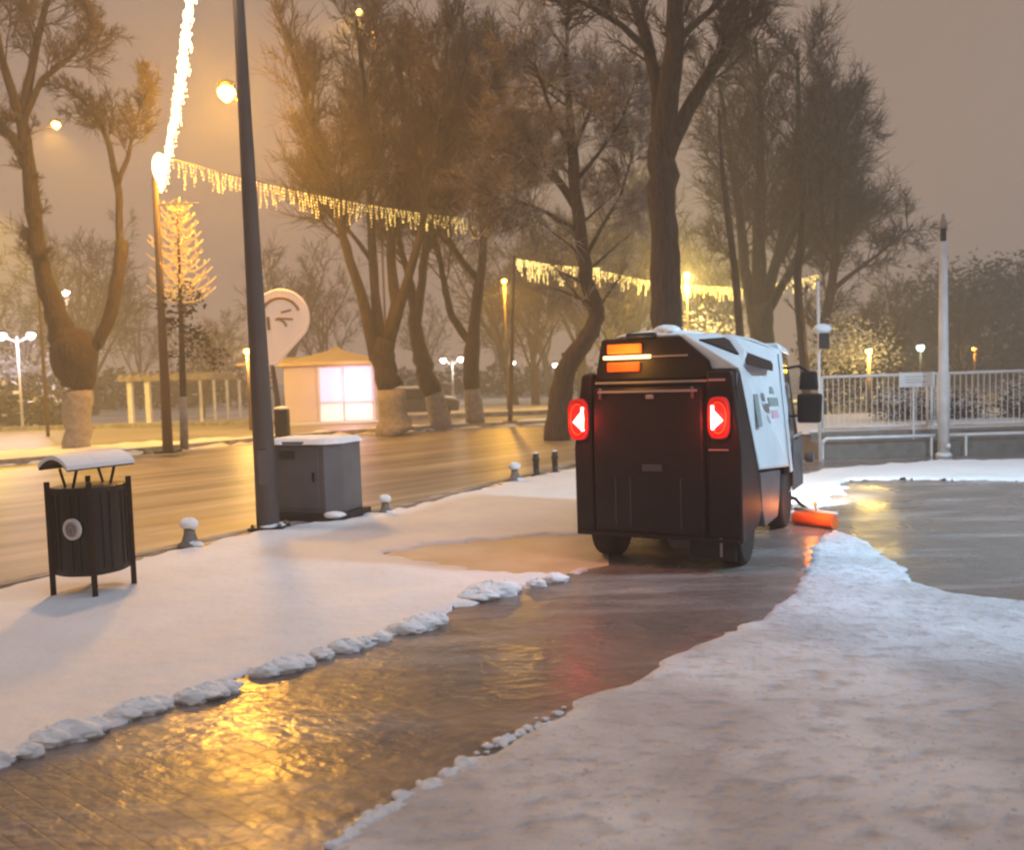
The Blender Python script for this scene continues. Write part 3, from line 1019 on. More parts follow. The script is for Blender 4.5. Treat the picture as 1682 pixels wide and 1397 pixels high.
o = snow_sheet('snow_cap', [(p[0] * 1.03, p[1] * 1.03) for p in poly], [], .03, .045, 'snow_clean', edge=.06, rough=.012, lump=.006, base=.995)
o.parent = t
del o['kind']
mb = MB()
blob(mb, (.47, -.32, .10), (.16, .09, .04), 9)
mb.build('plinth_snow', 'snow_clean', t, smooth=True)

# litter bin
c = G(156, 974)
t = thing('litter_bin', (c.x, c.y, 0), 'dark metal litter bin on legs under a curved snow-covered hood with a round white emblem', 'litter bin', rz=math.radians(27))
R0 = .34
posts = [(-.31, .0), (0, -.31), (.31, .0), (0, .31)]
for a in posts:
    l = MB()
    l.box(a[0] - .022, a[0] + .022, a[1] - .022, a[1] + .022, 0, .98)
    l.build('leg', 'bin_post', t, bevel=.005)
def bow(a, b, bulge, n=10):
    a = Vector((*a, 0)); b = Vector((*b, 0))
    nrm = ((a + b) / 2).normalized()
    return [a.lerp(b, k / n) + nrm * bulge * math.sin(math.pi * k / n) for k in range(n + 1)]
outline = []
for k in range(4):
    outline += bow(posts[k], posts[(k + 1) % 4], .07)[:-1]
outline = [(p.x * .97, p.y * .97) for p in outline]
n = len(outline)
mb = MB().prism(outline, .20, .93)
mb.build('barrel', 'dark_metal', t, bevel=.006)
mb = MB()
for side in range(4):
    for u in (.2, .35, .65, .8):
        p = bow(posts[side], posts[(side + 1) % 4], .07, 20)[int(u * 20)]
        d = p.normalized()
        q = p * .985
        mb.tube([(q.x, q.y, .25), (q.x, q.y, .88)], .008, 6)
mb.build('vertical_ribs', 'dark_metal', t)
em = thing('tmp', (0, 0, 0), None, None)
bpy.data.objects.remove(em)
d = Vector((-.5, -.5, 0)).normalized()
pc = bow(posts[0], posts[1], .07, 20)[14]
def disc_on(mb, c, nrm, r, th, z, n=28, rin=0):
    u = Vector((-nrm.y, nrm.x, 0))
    w = Vector((0, 0, 1))
    o_ = [c + nrm * s_ + Vector((0, 0, z)) for s_ in (0, th)]
    vs = []
    for q in o_:
        vs += [q + (u * math.cos(2 * math.pi * k / n) + w * math.sin(2 * math.pi * k / n)) * r for k in range(n)]
    fs = [(k, (k + 1) % n, n + (k + 1) % n, n + k) for k in range(n)] + [tuple(range(n, 2 * n)), tuple(reversed(range(n)))]
    mb.add(vs, fs)
mb = MB()
disc_on(mb, pc * .985, d, .088, .022, .60)
em = mb.build('emblem_disc', 'emblem', t)
mb = MB()
disc_on(mb, pc * .985 + d * .023, d, .062, .003, .60)
mb.build('emblem_field', 'whitewash', em)
mb = MB()
u = Vector((-d.y, d.x, 0))
q0 = pc * .985 + d * .028
arc = [q0 + Vector((0, 0, .60)) + u * .036 * math.cos(a) + Vector((0, 0, .04 * math.sin(a))) for a in [math.radians(x) for x in range(-20, 205, 15)]]
mb.tube(arc, .006, 5)
mb.tube([q0 + Vector((0, 0, .61)) + u * .0, q0 + Vector((0, 0, .565))], .008, 5)
mb.tube([q0 + Vector((0, 0, .60)) - u * .03, q0 + Vector((0, 0, .57)) - u * .03], .005, 5)
mb.build('emblem_motif', 'emblem_dark', em)
# V struts + hood
HA = math.radians(-58)
hm = Matrix.Rotation(HA, 3, 'Z')
mb = MB()
for sy_ in (-1, 1):
    for q in (-1, 1):
        a0 = hm @ Vector((q * .05, sy_ * .17, .92))
        a1 = hm @ Vector((q * .12, sy_ * .17, 1.08))
        mb.tube([a0, a1], .012, 6)
mb.build('hood_struts', 'bin_post', t)
def hood(z0, th, ov, mname, nm, par):
    mb = MB()
    n = 16
    prof = []
    for k in range(n + 1):
        f = k / n * 2 - 1
        prof.append((f * (.20 + ov), z0 + .10 * math.cos(f * 1.45) ** .8 - .0))
    vs, fs = [], []
    for (x, z) in prof:
        for yy in (-.30 - ov, .30 + ov):
            vs.append((x, yy, z))
            vs.append((x, yy, z + th))
    for k in range(n):
        o_ = k * 4
        fs += [(o_, o_ + 2, o_ + 6, o_ + 4), (o_ + 1, o_ + 5, o_ + 7, o_ + 3), (o_, o_ + 4, o_ + 5, o_ + 1), (o_ + 2, o_ + 3, o_ + 7, o_ + 6)]
    fs += [(0, 1, 3, 2), (n * 4, n * 4 + 2, n * 4 + 3, n * 4 + 1)]
    mb.add([hm @ Vector(v) for v in vs], fs)
    return mb.build(nm, mname, par, smooth=False)
hd_ = hood(1.06, .012, 0, 'bin_post', 'hood', t)
hood(1.073, .035, .004, 'snow_clean', 'hood_snow', hd_)

# kerb studs with snow caps
def stud(x, y, hgt, label, band=False):
    c = G(x, y)
    t = thing('kerb_stud', (c.x, c.y + .08, 0), label, 'kerb stud', 'snow-capped studs along the kerb')
    k = hgt / .35
    MB().lathe([(.17 * k, 0), (.17 * k, .05 * k), (.11 * k, .09 * k), (.075 * k, .2 * k), (.08 * k, .24 * k)], n=18).build('base', 'concrete', t, smooth=True)
    MB().lathe([(.05 * k, .235 * k), (.085 * k, .27 * k), (.095 * k, .30 * k), (.05 * k, .345 * k)], n=18).build('ball', 'dark_metal' if band else 'concrete', t, smooth=True)
    mb = MB()
    blob(mb, (0, 0, .33 * k), (.13 * k, .12 * k, .085 * k), int(x), amp=.12)
    blob(mb, (.09 * k, -.08 * k, .05 * k), (.12 * k, .07 * k, .045 * k), int(x) + 1)
    mb.build('snow_cap', 'snow_clean', t, smooth=True)
stud(308, 902, .27, 'snow-capped concrete kerb stud between the litter bin and the tall column')
stud(632, 848, .22, 'snow-capped concrete kerb stud just past the grey cabinet')
stud(846, 793, .27, 'snow-capped kerb stud with a dark head next to the black bollards', True)
for x, y, lab in ((881, 783, 'black bollard next to the snow-capped kerb stud'), (912, 779, 'black bollard nearest the sweeping machine')):
    c = G(x, y)
    t = thing('bollard', c, lab, 'bollard', 'short black bollards')
    MB().lathe([(.09, 0), (.09, .03), (.05, .05), (.05, .26), (.062, .28), (.062, .31), (.05, .33), (.05, .38), (.02, .40)], n=16).build('shaft', 'dark_metal', t, smooth=True)
    mb = MB()
    blob(mb, (0, 0, .40), (.045, .045, .02), int(x))
    mb.build('snow_cap', 'snow_clean', t, smooth=True)

# small dark waste box across the road
b = P(465, 722, 22.6); b.z = -.02
t = thing('post_box', b, 'narrow dark box with a snowy lid across the road beside the round sign', 'street box')
MB().box(-.17, .17, -.15, .15, 0, 1.05).build('box', 'dark_metal', t, bevel=.02)
mb = MB(); blob(mb, (0, 0, 1.06), (.19, .17, .06), 4); mb.build('snow_cap', 'snow_clean', t, smooth=True)

# round pin-shaped sign on a curved stem
Y = 24.0
b = P(458, 722, Y); b.z = 0
t = thing('pin_sign', b, 'large pale lit sign shaped like a round map pin, behind the tall column', 'sign')
cc = P(462, 522, Y) - b
rad = px(43, Y)
outl = []
for k in range(41):
    a = math.radians(-35 + 250 * k / 40)
    outl.append((rad * math.cos(a), rad * math.sin(a)))
tip = P(446, 600, Y) - b
outl.append((tip.x - cc.x - .02, tip.z - cc.z))
outl.append((tip.x - cc.x + .08, tip.z - cc.z))
mb = MB()
n = len(outl)
vs = [(cc.x + p[0], cc.y - .06, cc.z + p[1]) for p in outl] + [(cc.x + p[0], cc.y + .06, cc.z + p[1]) for p in outl]
mb.add(vs, [tuple(range(n)), tuple(reversed(range(n, 2 * n)))] + [(i, (i + 1) % n, n + (i + 1) % n, n + i) for i in range(n)])
fc = mb.build('face', 'sign_face', t)
mb = MB()
def arcp(r, a0, a1, n=16, cx=0, cz=0):
    return [(cc.x + cx + r * math.cos(math.radians(a0 + (a1 - a0) * k / n)), cc.y - .075, cc.z + cz + r * math.sin(math.radians(a0 + (a1 - a0) * k / n))) for k in range(n + 1)]
mb.tube(arcp(rad * .74, 20, 150), .045, 6)
mb.tube(arcp(rad * .34, 10, 100, cx=-.1, cz=-.30), .035, 6)
mb.tube([(cc.x - rad * .48, cc.y - .075, cc.z + .02), (cc.x - rad * .46, cc.y - .075, cc.z - .34)], .05, 6)
mb.tube([(cc.x + .02, cc.y - .075, cc.z + .14), (cc.x + .30, cc.y - .075, cc.z + .2)], .03, 6)
mb.tube([(cc.x - .1, cc.y - .075, cc.z - .02), (cc.x + .34, cc.y - .075, cc.z - .06)], .03, 6)
mb.build('symbol', 'sign_ink', fc)
rim = MB()
rim.tube([(v[0], v[1] + .06, v[2]) for v in vs[:n]] + [(vs[0][0], vs[0][1] + .06, vs[0][2])], .07, 6)
rim.build('rim', 'sign_face', fc)
mb = MB()
mb.tube([(0, 0, -.1), (.02, 0, 1.2), (tip.x + .02, 0, tip.z + .05), (tip.x + .25, .0, tip.z + .35)], [.09, .08, .06, .04], 8)
mb.build('stem', 'brown_post', t, smooth=True)

# post carrying the light garlands, with cross bar
def decor_post(xb, yb, xt, yt, Y, label, r=.10, bar=True):
    b = P(xb, yb, Y); b.z = -.05
    t = thing('garland_post', b, label, 'post', 'posts carrying the light garlands')
    tp = P(xt, yt, Y) - b
    MB().tube([(0, 0, 0), (tp.x * .5, 0, tp.z * .5), (tp.x, 0, tp.z)], [r * 1.15, r * .85, r * .6], 12).build('pole', 'brown_post', t, smooth=True)
    MB().box(-.28, .28, -.28, .28, 0, .06).build('base_plate', 'dark_metal', t)
    if bar:
        z = (P(255, 336, Y) - b).z
        MB().tube([(tp.x - .1, 0, z), (tp.x + 1.1, 0, z)], .025, 6).build('cross_bar', 'trim', t)
    return b + tp
pA = decor_post(276, 741, 254, 285, 22.8, 'brown post with a thin cross bar beside the small gold-lit tree', .12)
pB = decor_post(838, 694, 845, 420, 32, 'dark slim post at the end of the first long light garland', .08, False)
pC = decor_post(1345, 640, 1345, 448, 50, 'far slim post at the end of the second light garland', .08, False)

def garland(name, pts, Y0, dens, drop, label, m, group, r=.012, jit=0, bulb=.02, seed=1, wire_r=.012):
    rr = random.Random(seed)
    t = thing(name, pts[0], label, 'light garland', group)
    b0 = Vector(pts[0])
    Wm, D = MB(), MB()
    fine = []
    tot = 0
    for k in range(len(pts) - 1):
        for q in range(12):
            fine.append(Vector(pts[k]).lerp(Vector(pts[k + 1]), q / 12) - b0)
    fine.append(Vector(pts[-1]) - b0)
    Wm.tube(fine, wire_r, 5)
    Ltot = sum((fine[i + 1] - fine[i]).length for i in range(len(fine) - 1))
    nd = int(Ltot * dens)
    for i in range(nd):
        f = (i + rr.random() * .6) / nd * (len(fine) - 1)
        k = min(int(f), len(fine) - 2)
        p = fine[k].lerp(fine[k + 1], f - k)
        h = drop * rr.choice((.35, .6, .8, 1.0, .5))
        nb = max(2, int(h / .085))
        p = p + Vector((rr.uniform(-jit, jit), rr.uniform(-jit, jit), 0))
        sway = rr.uniform(-.08, .08)
        prev = p
        for j in range(nb):
            z = p.z - h * (j + .5) / nb
            q = Vector((p.x + sway * j / nb + rr.uniform(-.015, .015), p.y + rr.uniform(-.015, .015), z))
            s_ = bulb * rr.uniform(.6, 1.25)
            D.add([q + Vector((s_, 0, 0)), q + Vector((0, s_, 0)), q - Vector((s_, 0, 0)), q - Vector((0, s_, 0)), q + Vector((0, 0, s_ * 2.0)), q - Vector((0, 0, s_ * 2.0))],
                  [(0, 1, 4), (1, 2, 4), (2, 3, 4), (3, 0, 4), (1, 0, 5), (2, 1, 5), (3, 2, 5), (0, 3, 5)])
    Wm.build('wire', 'dark_metal', t)
    D.build('bulbs', m, t)
    return t
def sag(a, b, s, n=6):
    a = Vector(a); b = Vector(b)
    return [a.lerp(b, k / n) - Vector((0, 0, s * 4 * (k / n) * (1 - k / n))) for k in range(n + 1)]
g0 = P(284, 262, 22.8)
g1 = P(798, 360, 31.5)
garland('light_garland', sag(g0, g1, .25), 23, 9.5, .75, 'long drooping garland of warm lights stretching from the brown post to the tall trees', 'bulb_warm', 'icicle light garlands over the road', bulb=.019, seed=1)
g2 = P(848, 424, 38)
g3 = P(985, 440, 42)
garland('light_garland', sag(g2, g3, .1), 40, 13, .95, 'short bright garland of lights left of the large tree trunk', 'bulb_far', 'icicle light garlands over the road', bulb=.028, seed=2)
g4 = P(1345, 450, 50)
garland('light_garland', sag(P(988, 445, 42), g4, .75), 45, 8, .8, 'fainter garland of lights passing behind the large tree trunk', 'bulb_far', 'icicle light garlands over the road', bulb=.028, seed=3)
n0 = P(262, 292, 22.6)
n1 = P(271, 255, 21.0)
n2 = P(285, 180, 15.5)
n3 = P(297, 90, 13.2)
n4 = P(310, -20, 11.6)
n5 = P(330, -260, 9.0)
garland('light_garland', [n0, n1, n2, n3, n4, n5], 12, 26, .55, 'dazzling white garland of lights dropping from the sky to the brown post', 'bulb_white', 'icicle light garlands over the road', jit=.032, bulb=.017, seed=4)
mb = MB()
blob(mb, (0, 0, 0), (.18, .18, .36), 8, amp=.3)
o = mb.build('light_cluster', 'bulb_white', None, smooth=True, loc=P(262, 277, 22.5))
tag(o, 'glowing white cluster of lights at the top of the brown post', 'light cluster')
lamp('cluster_light', (0, -.5, 0), 50, (1, .72, .4), o)

# small tree wound with gold lights
rr = random.Random(5)
b = P(303, 741, 23.4); b.z = -.02
t = thing('lit_young_tree', b, 'small gold-lit tree with upswept glowing branches beside the brown post', 'tree')
tp = P(290, 330, 23.4) - b
T = MB().tube([(0, 0, 0), (tp.x * .4, 0, tp.z * .3), (tp.x * .8, 0, tp.z * .66), (tp.x, 0, tp.z)], [.10, .085, .05, .012], 10)
tr = T.build('trunk', 'bark', t, smooth=True)
MB().tube([(0, 0, 0), (tp.x * .3, 0, 1.45)], [.115, .1], 12).build('whitewash', 'whitewash', tr, smooth=True)
B_, U_ = MB(), MB()
for k in range(66):
    f = .60 + .39 * k / 66
    p = Vector((tp.x * f, 0, tp.z * f))
    a = k * 2.4
    L = .62 * (1 - f) / .4 + .42
    L *= rr.uniform(.75, 1.1)
    d = Vector((math.cos(a), math.sin(a), -.18))
    q = []
    for j in range(6):
        u_ = j / 5
        q.append(p + Vector((math.cos(a) * L * u_, math.sin(a) * L * u_, -.10 * math.sin(u_ * 3.0) + .38 * u_ ** 2.0 * L)))
    B_.tube(q, [.018, .016, .015, .014, .012, .008], 5)
    U_.tube([x + Vector((0, 0, .0)) for x in q], [.012] * 6, 3)
    for j in range(2, 5):
        c_ = q[j]
        B_.tube([c_, c_ + Vector((rr.gauss(0, .12), rr.gauss(0, .12), .16))], [.014, .006], 4)
B_.build('glowing_branches', 'lit_branch', t, smooth=True)
foliage = MB(); mw = MB()
for k in range(10):
    leaf_clump(foliage, mw, (tp.x * .5 + .35 + rr.gauss(0, .25), rr.gauss(0, .3), tp.z * (.36 + .03 * k)), (.45, .45, .35), 60, rr, .05, .1)
foliage.build('dark_foliage', 'hedge', t)

# kiosk with pagoda roof
Y = 37
b = P(545, 694, Y); b.z = -.14
t = thing('kiosk', b, 'small kiosk with a gold-lit pointed roof and glowing pink and lilac walls', 'kiosk')
w2 = px(76, Y)
MB().box(-w2, w2, -.0, 3.2, 0, 2.55).build('walls', 'pink_wall', t, bevel=.03)
prof = []
ap = px(64, Y)
mb = MB()
rings_ = [(w2 * 1.18, 2.55), (w2 * 1.2, 2.68), (w2 * .75, 2.86), (w2 * .4, 3.06), (w2 * .12, 3.24), (.02, 3.42)]
for (r_, z_) in rings_:
    for a in ((-1, -1), (1, -1), (1, 1), (-1, 1)):
        mb.v.append((a[0] * r_, 1.6 + a[1] * r_ * .95, z_))
for i in range(len(rings_) - 1):
    for k in range(4):
        mb.f.append((i * 4 + k, i * 4 + (k + 1) % 4, i * 4 + 4 + (k + 1) % 4, i * 4 + 4 + k))
mb.f.append((3, 2, 1, 0)); mb.f.append((20, 21, 22, 23))
mb.build('roof', 'roof_lit_gold', t)
g = px(1, Y)
MB().box(-18 * g, 72 * g, -.03, -.005, .95, 2.42).build('lit_window', 'kiosk_lilac', t)
MB().box(-18 * g, 72 * g, -.03, -.005, .12, .94).build('lit_panel', 'kiosk_glow', t)
for xx in (-20, 20, 68):
    MB().box(xx * g, xx * g + .09, -.07, -.032, .05, 2.5).build('window_post', 'white_paint', t)
MB().box(-20 * g, 74 * g, -.16, -.034, .90, .97).build('counter', 'white_paint', t, bevel=.01)
MB().box(-22 * g, 76 * g, -.10, -.032, 2.42, 2.52).build('window_head', 'white_paint', t, bevel=.01)
MB().box(-w2 - .2, w2 + .6, -.9, -.1, 0, .10).build('step', 'snow', t)
for x_ in (-w2 - .9, ):
    MB().tube([(x_, -.3, 0), (x_, -.3, 2.7)], .05, 8).build('awning_post', 'brown_post', t)
MB().add([(-w2 - 1.9, -.5, 2.62), (-w2 + .1, -.5, 2.68), (-w2 + .1, 2.6, 2.95), (-w2 - 1.9, 2.6, 2.85), (-w2 - 1.9, -.5, 2.70), (-w2 + .1, -.5, 2.76), (-w2 + .1, 2.6, 3.03), (-w2 - 1.9, 2.6, 2.93)],
         [(0, 3, 2, 1), (4, 5, 6, 7), (0, 1, 5, 4), (1, 2, 6, 5), (2, 3, 7, 6), (3, 0, 4, 7)]).build('awning', 'roof_lit_gold', t)
lamp('kiosk_light', (px(40, Y), -1.2, 1.6), 110, (1, .6, .75), t, r=.4)

# pergola
Y = 42
b = P(205, 692, Y); b.z = -.14
t = thing('pergola', b, 'low white-columned pergola across the park road', 'pergola')
g = px(1, Y)
for x_ in (6, 35, 62):
    MB().box(x_ * g, x_ * g + .24, 0, .24, 0, 2.15).build('column', 'white_paint', t, bevel=.02)
for k in range(4):
    MB().box((112 + k * 9) * g, (112 + k * 9) * g + .12, 1 + k * 1.2, 1.12 + k * 1.2, 0, 2.1).build('column', 'white_paint', t)
MB().box(-.2, 145 * g, -.1, .3, 2.15, 2.4).build('beam', 'whitewash', t, bevel=.02)
MB().box(-.2, 145 * g, 3.6, 4.0, 2.12, 2.35).build('beam', 'whitewash', t, bevel=.02)
mb = MB()
for k in range(10):
    mb.box(k * 15 * g, k * 15 * g + .1, -.3, 4.2, 2.4, 2.5)
mb.build('rafters', 'whitewash', t)

# parked snowy car between the tall trees
Y = 40
b = P(686, 694, Y); b.z = -.14
t = thing('parked_car', b, 'parked car under a coat of snow seen between the tall trees', 'car', rz=math.radians(8))
def car_shell(pr, hw, par, nm, mm, z=0):
    mb = MB()
    n = len(pr)
    vs = [(p[0], -hw, p[1] + z) for p in pr] + [(p[0], hw, p[1] + z) for p in pr]
    mb.add(vs, [tuple(range(n)), tuple(reversed(range(n, 2 * n)))] + [(i, (i + 1) % n, n + (i + 1) % n, n + i) for i in range(n)])
    return mb.build(nm, mm, par, bevel=.05)
car_shell([(-1.9, .3), (1.9, .3), (1.95, .75), (1.3, .9), (-1.6, .92), (-1.95, .8)], .82, t, 'body', 'body_grey')
car_shell([(-1.5, .9), (1.05, .9), (.55, 1.36), (-1.1, 1.36)], .70, t, 'windows', 'glass_dark')
car_shell([(-1.2, 1.36), (.65, 1.36), (.5, 1.48), (-1.05, 1.48)], .72, t, 'roof_snow', 'snow_clean')
car_shell([(1.0, .9), (1.85, .82), (1.8, .93), (1.05, 1.0)], .78, t, 'bonnet_snow', 'snow_clean')
for x_ in (-1.2, 1.2):
    for y_ in (-.76, .76):
        MB().lathe([(.15, -.09), (.31, -.09), (.31, .09), (.15, .09)], (x_, y_, .31), 18, 'Y').build('wheel', 'rubber', t, smooth=True)

# ------------------------------------------------------------------ lamps that are lit
SOD = (1, .50, .05)
def lantern(name, x, y, Y, label, m, power, col, r=.16, twin=None, group=None, postm='brown_post', post=True, hidden=None, zb=-.14, lr=.2, cone=None, halo=.1):
    hd = P(x, y, Y)
    b = Vector((hd.x if hidden is None else P(hidden, y, Y).x, Y, zb))
    t = thing(name, b, label, 'street lamp', group)
    h = hd.z - b.z
    heads = [(hd.x - b.x, 0)]
    if twin is not None:
        q = P(twin[0], twin[1], Y)
        heads.append((q.x - b.x, q.z - hd.z))
        if hidden is None:
            cx = (heads[0][0] + heads[1][0]) / 2
            t.location.x += cx
            heads = [(a - cx, c_) for a, c_ in heads]
    if post:
        MB().tube([(0, 0, 0), (0, 0, h - .05)], [.07, .045], 10).build('post', postm, t, smooth=True)
        for hx, hz in heads:
            if abs(hx) > .05:
                MB().tube([(0, 0, h - .35), (hx * .6, 0, h - .12 + hz), (hx, 0, h - .05 + hz)], .03, 6).build('arm', postm, t)
    for hx, hz in heads:
        hb = MB().lathe([(r * .5, -r * .4), (r, 0), (r * .95, r * .35), (r * .3, r * .7)], (hx, 0, h + hz + r * .75), 16)
        c_ = hb.build('shade', 'dark_metal', t, smooth=True)
        gb = MB()
        blob(gb, (hx, 0, h + hz), (r, r, r * .95), 3, amp=.02)
        gb.build('globe', m, c_, smooth=True)
        if power and cone:
            lamp('lamp_light', (hx, -r * 1.3, h + hz - r * 1.3), power, col, t, r=lr, spot=cone, aim=(hx + .3, -2.5, 0), blend=.5)
            lamp('lamp_glow', (hx, -r * 1.5, h + hz), power * halo, col, t, r=lr)
        elif power:
            lamp('lamp_light', (hx, -r * 1.3, h + hz - r * 1.3), power, col, t, r=lr)
    return t
lantern('sodium_lamp', 372, 152, 24, 'brilliant orange street lamp glowing beside the top of the tall grey column', 'sodium', 3600, (1, .45, .04), r=.24, hidden=399, postm='grey_steel', lr=.8, cone=150, halo=.7)
lantern('park_lamp', 406, 577, 34, 'small orange lamp just to one side of the tall grey column, low down', 'sodium', 520, (1, .6, .14), r=.13)
lantern('sodium_lamp', 590, 20, 44, 'high orange street lamp lost in the crown of the fanning tall tree', 'sodium', 4500, SOD, r=.16, hidden=612, cone=140, halo=.03)
lantern('park_lamp', 108, 481, 58, 'lone white lamp shining through the branches above the pollarded trunk', 'led', 250, (1, .9, .85), r=.24)
lantern('park_lamp', 4, 552, 42, 'white twin-headed lamp above the mauve frosty shrub', 'led', 260, (.85, .75, 1), r=.2, twin=(51, 551), postm='white_paint')
lantern('park_lamp', 728, 592, 62, 'white twin-headed lamp beyond the snowy parked car', 'led', 120, (1, .92, .8), r=.22, twin=(757, 590), postm='white_paint')
lantern('park_lamp', 843, 596, 66, 'faint twin-headed lamp beside the dark slim post', 'led', 60, (1, .92, .8), r=.17, twin=(872, 594))
lantern('park_lamp', 912, 600, 60, 'small white lamp close to the foot of the crooked tree', 'led', 60, (1, .92, .8), r=.2)
lantern('park_lamp', 1427, 577, 26, 'low golden lantern among the lit shrubs behind the railing', 'sodium', 420, (1, .66, .14), r=.09)
lantern('park_lamp', 1512, 571, 40, 'white and green lantern behind the railing below the dark thicket', 'led_green', 25, (.7, 1, .9), r=.17)
lantern('park_lamp', 1600, 573, 44, 'dim yellow lantern beyond the tall white post', 'sodium', 120, SOD, r=.10)
lantern('sodium_lamp', 828, 462, 46, 'orange street lamp glowing through twigs beside the dark slim post', 'sodium', 1500, SOD, r=.14, cone=150)
lantern('sodium_lamp', 1128, 452, 44, 'orange street lamp hidden close behind the large tree trunk', 'sodium', 4800, (1, .70, .17), r=.16)
lantern('sodium_lamp', 92, 205, 34, 'orange street lamp glowing through the crown of the pollarded tree', 'sodium', 2600, SOD, r=.16, hidden=46, cone=130, halo=.05)
lantern('sodium_lamp', -70, 290, 36, 'orange street lamp just outside the picture edge, beyond the road', 'sodium', 11500, (1, .60, .03), r=.25, cone=125, halo=.01)

# white lamp of the square, outside the frame, lighting the snow
t = thing('square_lamp', (9.2, 6.2, 0), 'white lamp post of the square standing outside the picture', 'street lamp')
MB().tube([(0, 0, 0), (0, 0, 6.6)], [.09, .05], 12).build('post', 'white_paint', t, smooth=True)
MB().box(-.7, .1, -.14, .14, 6.6, 6.7).build('shade', 'dark_metal', t)
lamp('square_light', (-.5, 0, 6.5), 4600, (.52, .78, 1.0), t, spot=100, aim=(-4.6, 4.2, 0), r=.25, blend=.9)

# ------------------------------------------------------------------ railing and ledge on the far side of the square
yw = 15.55
def wy(x):  # front line of the ledge, turned slightly
    return 15.75 - (x - 5.4) * .03
x0 = P(1348, 700, 15.7).x
x1 = 16.0
a_ = [(x0 - .05, wy(x0)), (x1, wy(x1)), (x1, wy(x1) + 5), (x0 - .05, wy(x0) + 5)]
led = MB().prism([(p[0], p[1] + .02) for p in a_], -.2, .30).build('ledge_wall', 'concrete', None, bevel=.02)
tag(led, 'low concrete ledge carrying the white railing', 'low wall')
o = snow_sheet('ledge_snow', [(p[0], p[1] + .45) for p in a_], [], .09, .05, 'snow', edge=.12, rough=.05, base=.30, seed=12)
led2 = MB().prism([(p[0], p[1] + .34) for p in a_], .25, .47).build('upper_ledge', 'concrete', None, bevel=.02)
tag(led2, 'upper dark step of the ledge right under the railing', 'low wall')
o.location.z = .17
# low pipe rail
t = thing('pipe_rail', (x0, wy(x0) - .12, 0), 'low white pipe rail with a bent-down end before the ledge', 'rail')
mb = MB()
mb.tube([(.0, 0, .28), (.02, 0, .34), (.08, 0, .385), (2.15, -.06, .385)], .032, 8)
mb.tube([(2.2, -.06, .385), (9, -.27, .385)], .032, 8)
mb.build('pipe', 'white_paint', t, smooth=True)
for x_ in (1.98, 2.6, 4.9, 7.0):
    MB().tube([(x_, -.03 * x_, 0), (x_, -.03 * x_, .37)], .022, 8).build('support', 'white_paint', t)
MB().tube([(.0, 0, .0), (.0, 0, .28)], .026, 8).build('support', 'white_paint', t)
# railing panels
def panel(xa, xb, label, nb, plate=None):
    Yp = 16.15
    b = Vector((xa, wy(xa) + .42, .47))
    L = xb - xa
    t = thing('railing_panel', b, label, 'railing', 'white railing panels')
    sl = -.03
    mb = MB()
    mb.tube([(0, 0, 1.04), (L, sl * L, 1.04)], .028, 8)
    mb.tube([(0, 0, .07), (L, sl * L, .07)], .026, 8)
    mb.tube([(0, 0, .07), (0, 0, 1.04)], .026, 8)
    mb.tube([(L, sl * L, .07), (L, sl * L, 1.04)], .026, 8)
    mb.build('frame', 'white_paint', t, smooth=True)
    mb = MB()
    for k in range(1, nb):
        x = L * k / nb
        mb.tube([(x, sl * x, .08), (x, sl * x, 1.03)], .0085, 5)
    mb.build('bars', 'white_paint', t)
    for x in (.0, L):
        MB().tube([(x, sl * x, -.02), (x, sl * x, .06)], .03, 8).build('foot', 'white_paint', t)
    return t, L, sl
xf0 = P(1352, 650, 16.1).x
xf1 = P(1523, 650, 16.1).x
pn, L, sl = panel(xf0, xf1, 'white railing panel with gold-lit shrubs showing through its bars', 19)
panel(xf1 + .08, P(1540, 650, 16.1).x, 'very short white railing panel squeezed against the tall white post', 2)
panel(P(1562, 650, 16).x, P(1562, 650, 16).x + 2.3, 'white railing panel beyond the tall white post at the picture edge', 21)
panel(P(1562, 650, 16).x + 2.4, P(1562, 650, 16).x + 4.7, 'outermost white railing panel, out past the picture edge', 21)
q = P(1506, 624, 15.95)
t = thing('sign_plate', q, 'small blank white sign plate fixed to the railing top', 'sign')
MB().box(-px(29, 15.95), px(29, 15.95), 0, .02, -px(12, 15.95), px(12, 15.95)).build('plate', 'white_paint', t, bevel=.004)
mb = MB()
for k in range(3):
    mb.box(-.22, .18 - .1 * (k % 2), -.004, -.001, .05 - k * .05, .062 - k * .05)
mb.build('faint_lines', 'trim', t)
MB().tube([(-.05, .03, -1.3), (-.05, .03, 0)], .02, 8).build('stake', 'white_paint', t)
# tall white post
b = P(1550, 742, 15.45); b.z = 0
t = thing('white_post', b, 'tall thick white post with a dark collar and small lantern head standing at the railing', 'post')
zt = (P(1549, 397, 15.45) - b).z
MB().tube([(0, 0, 0), (0, 0, zt)], [.10, .068], 18).build('shaft', 'white_paint', t, smooth=True)
MB().lathe([(.14, 0), (.14, .05), (.11, .08)], n=18).build('base_ring', 'white_paint', t, smooth=True)
MB().lathe([(.045, zt), (.05, zt + .03), (.05, zt + .20), (.07, zt + .22)], n=14).build('collar', 'dark_metal', t, smooth=True)
MB().lathe([(.03, zt + .22), (.07, zt + .25), (.06, zt + .36), (.035, zt + .40), (.03, zt + .47), (.01, zt + .5)], n=14).build('lantern_head', 'trim', t, smooth=True)
MB().lathe([(.035, 0), (.04, .035), (.03, .07), (.01, .08)], (.0, -.17, .18), 12).build('knob', 'white_paint', t, smooth=True)
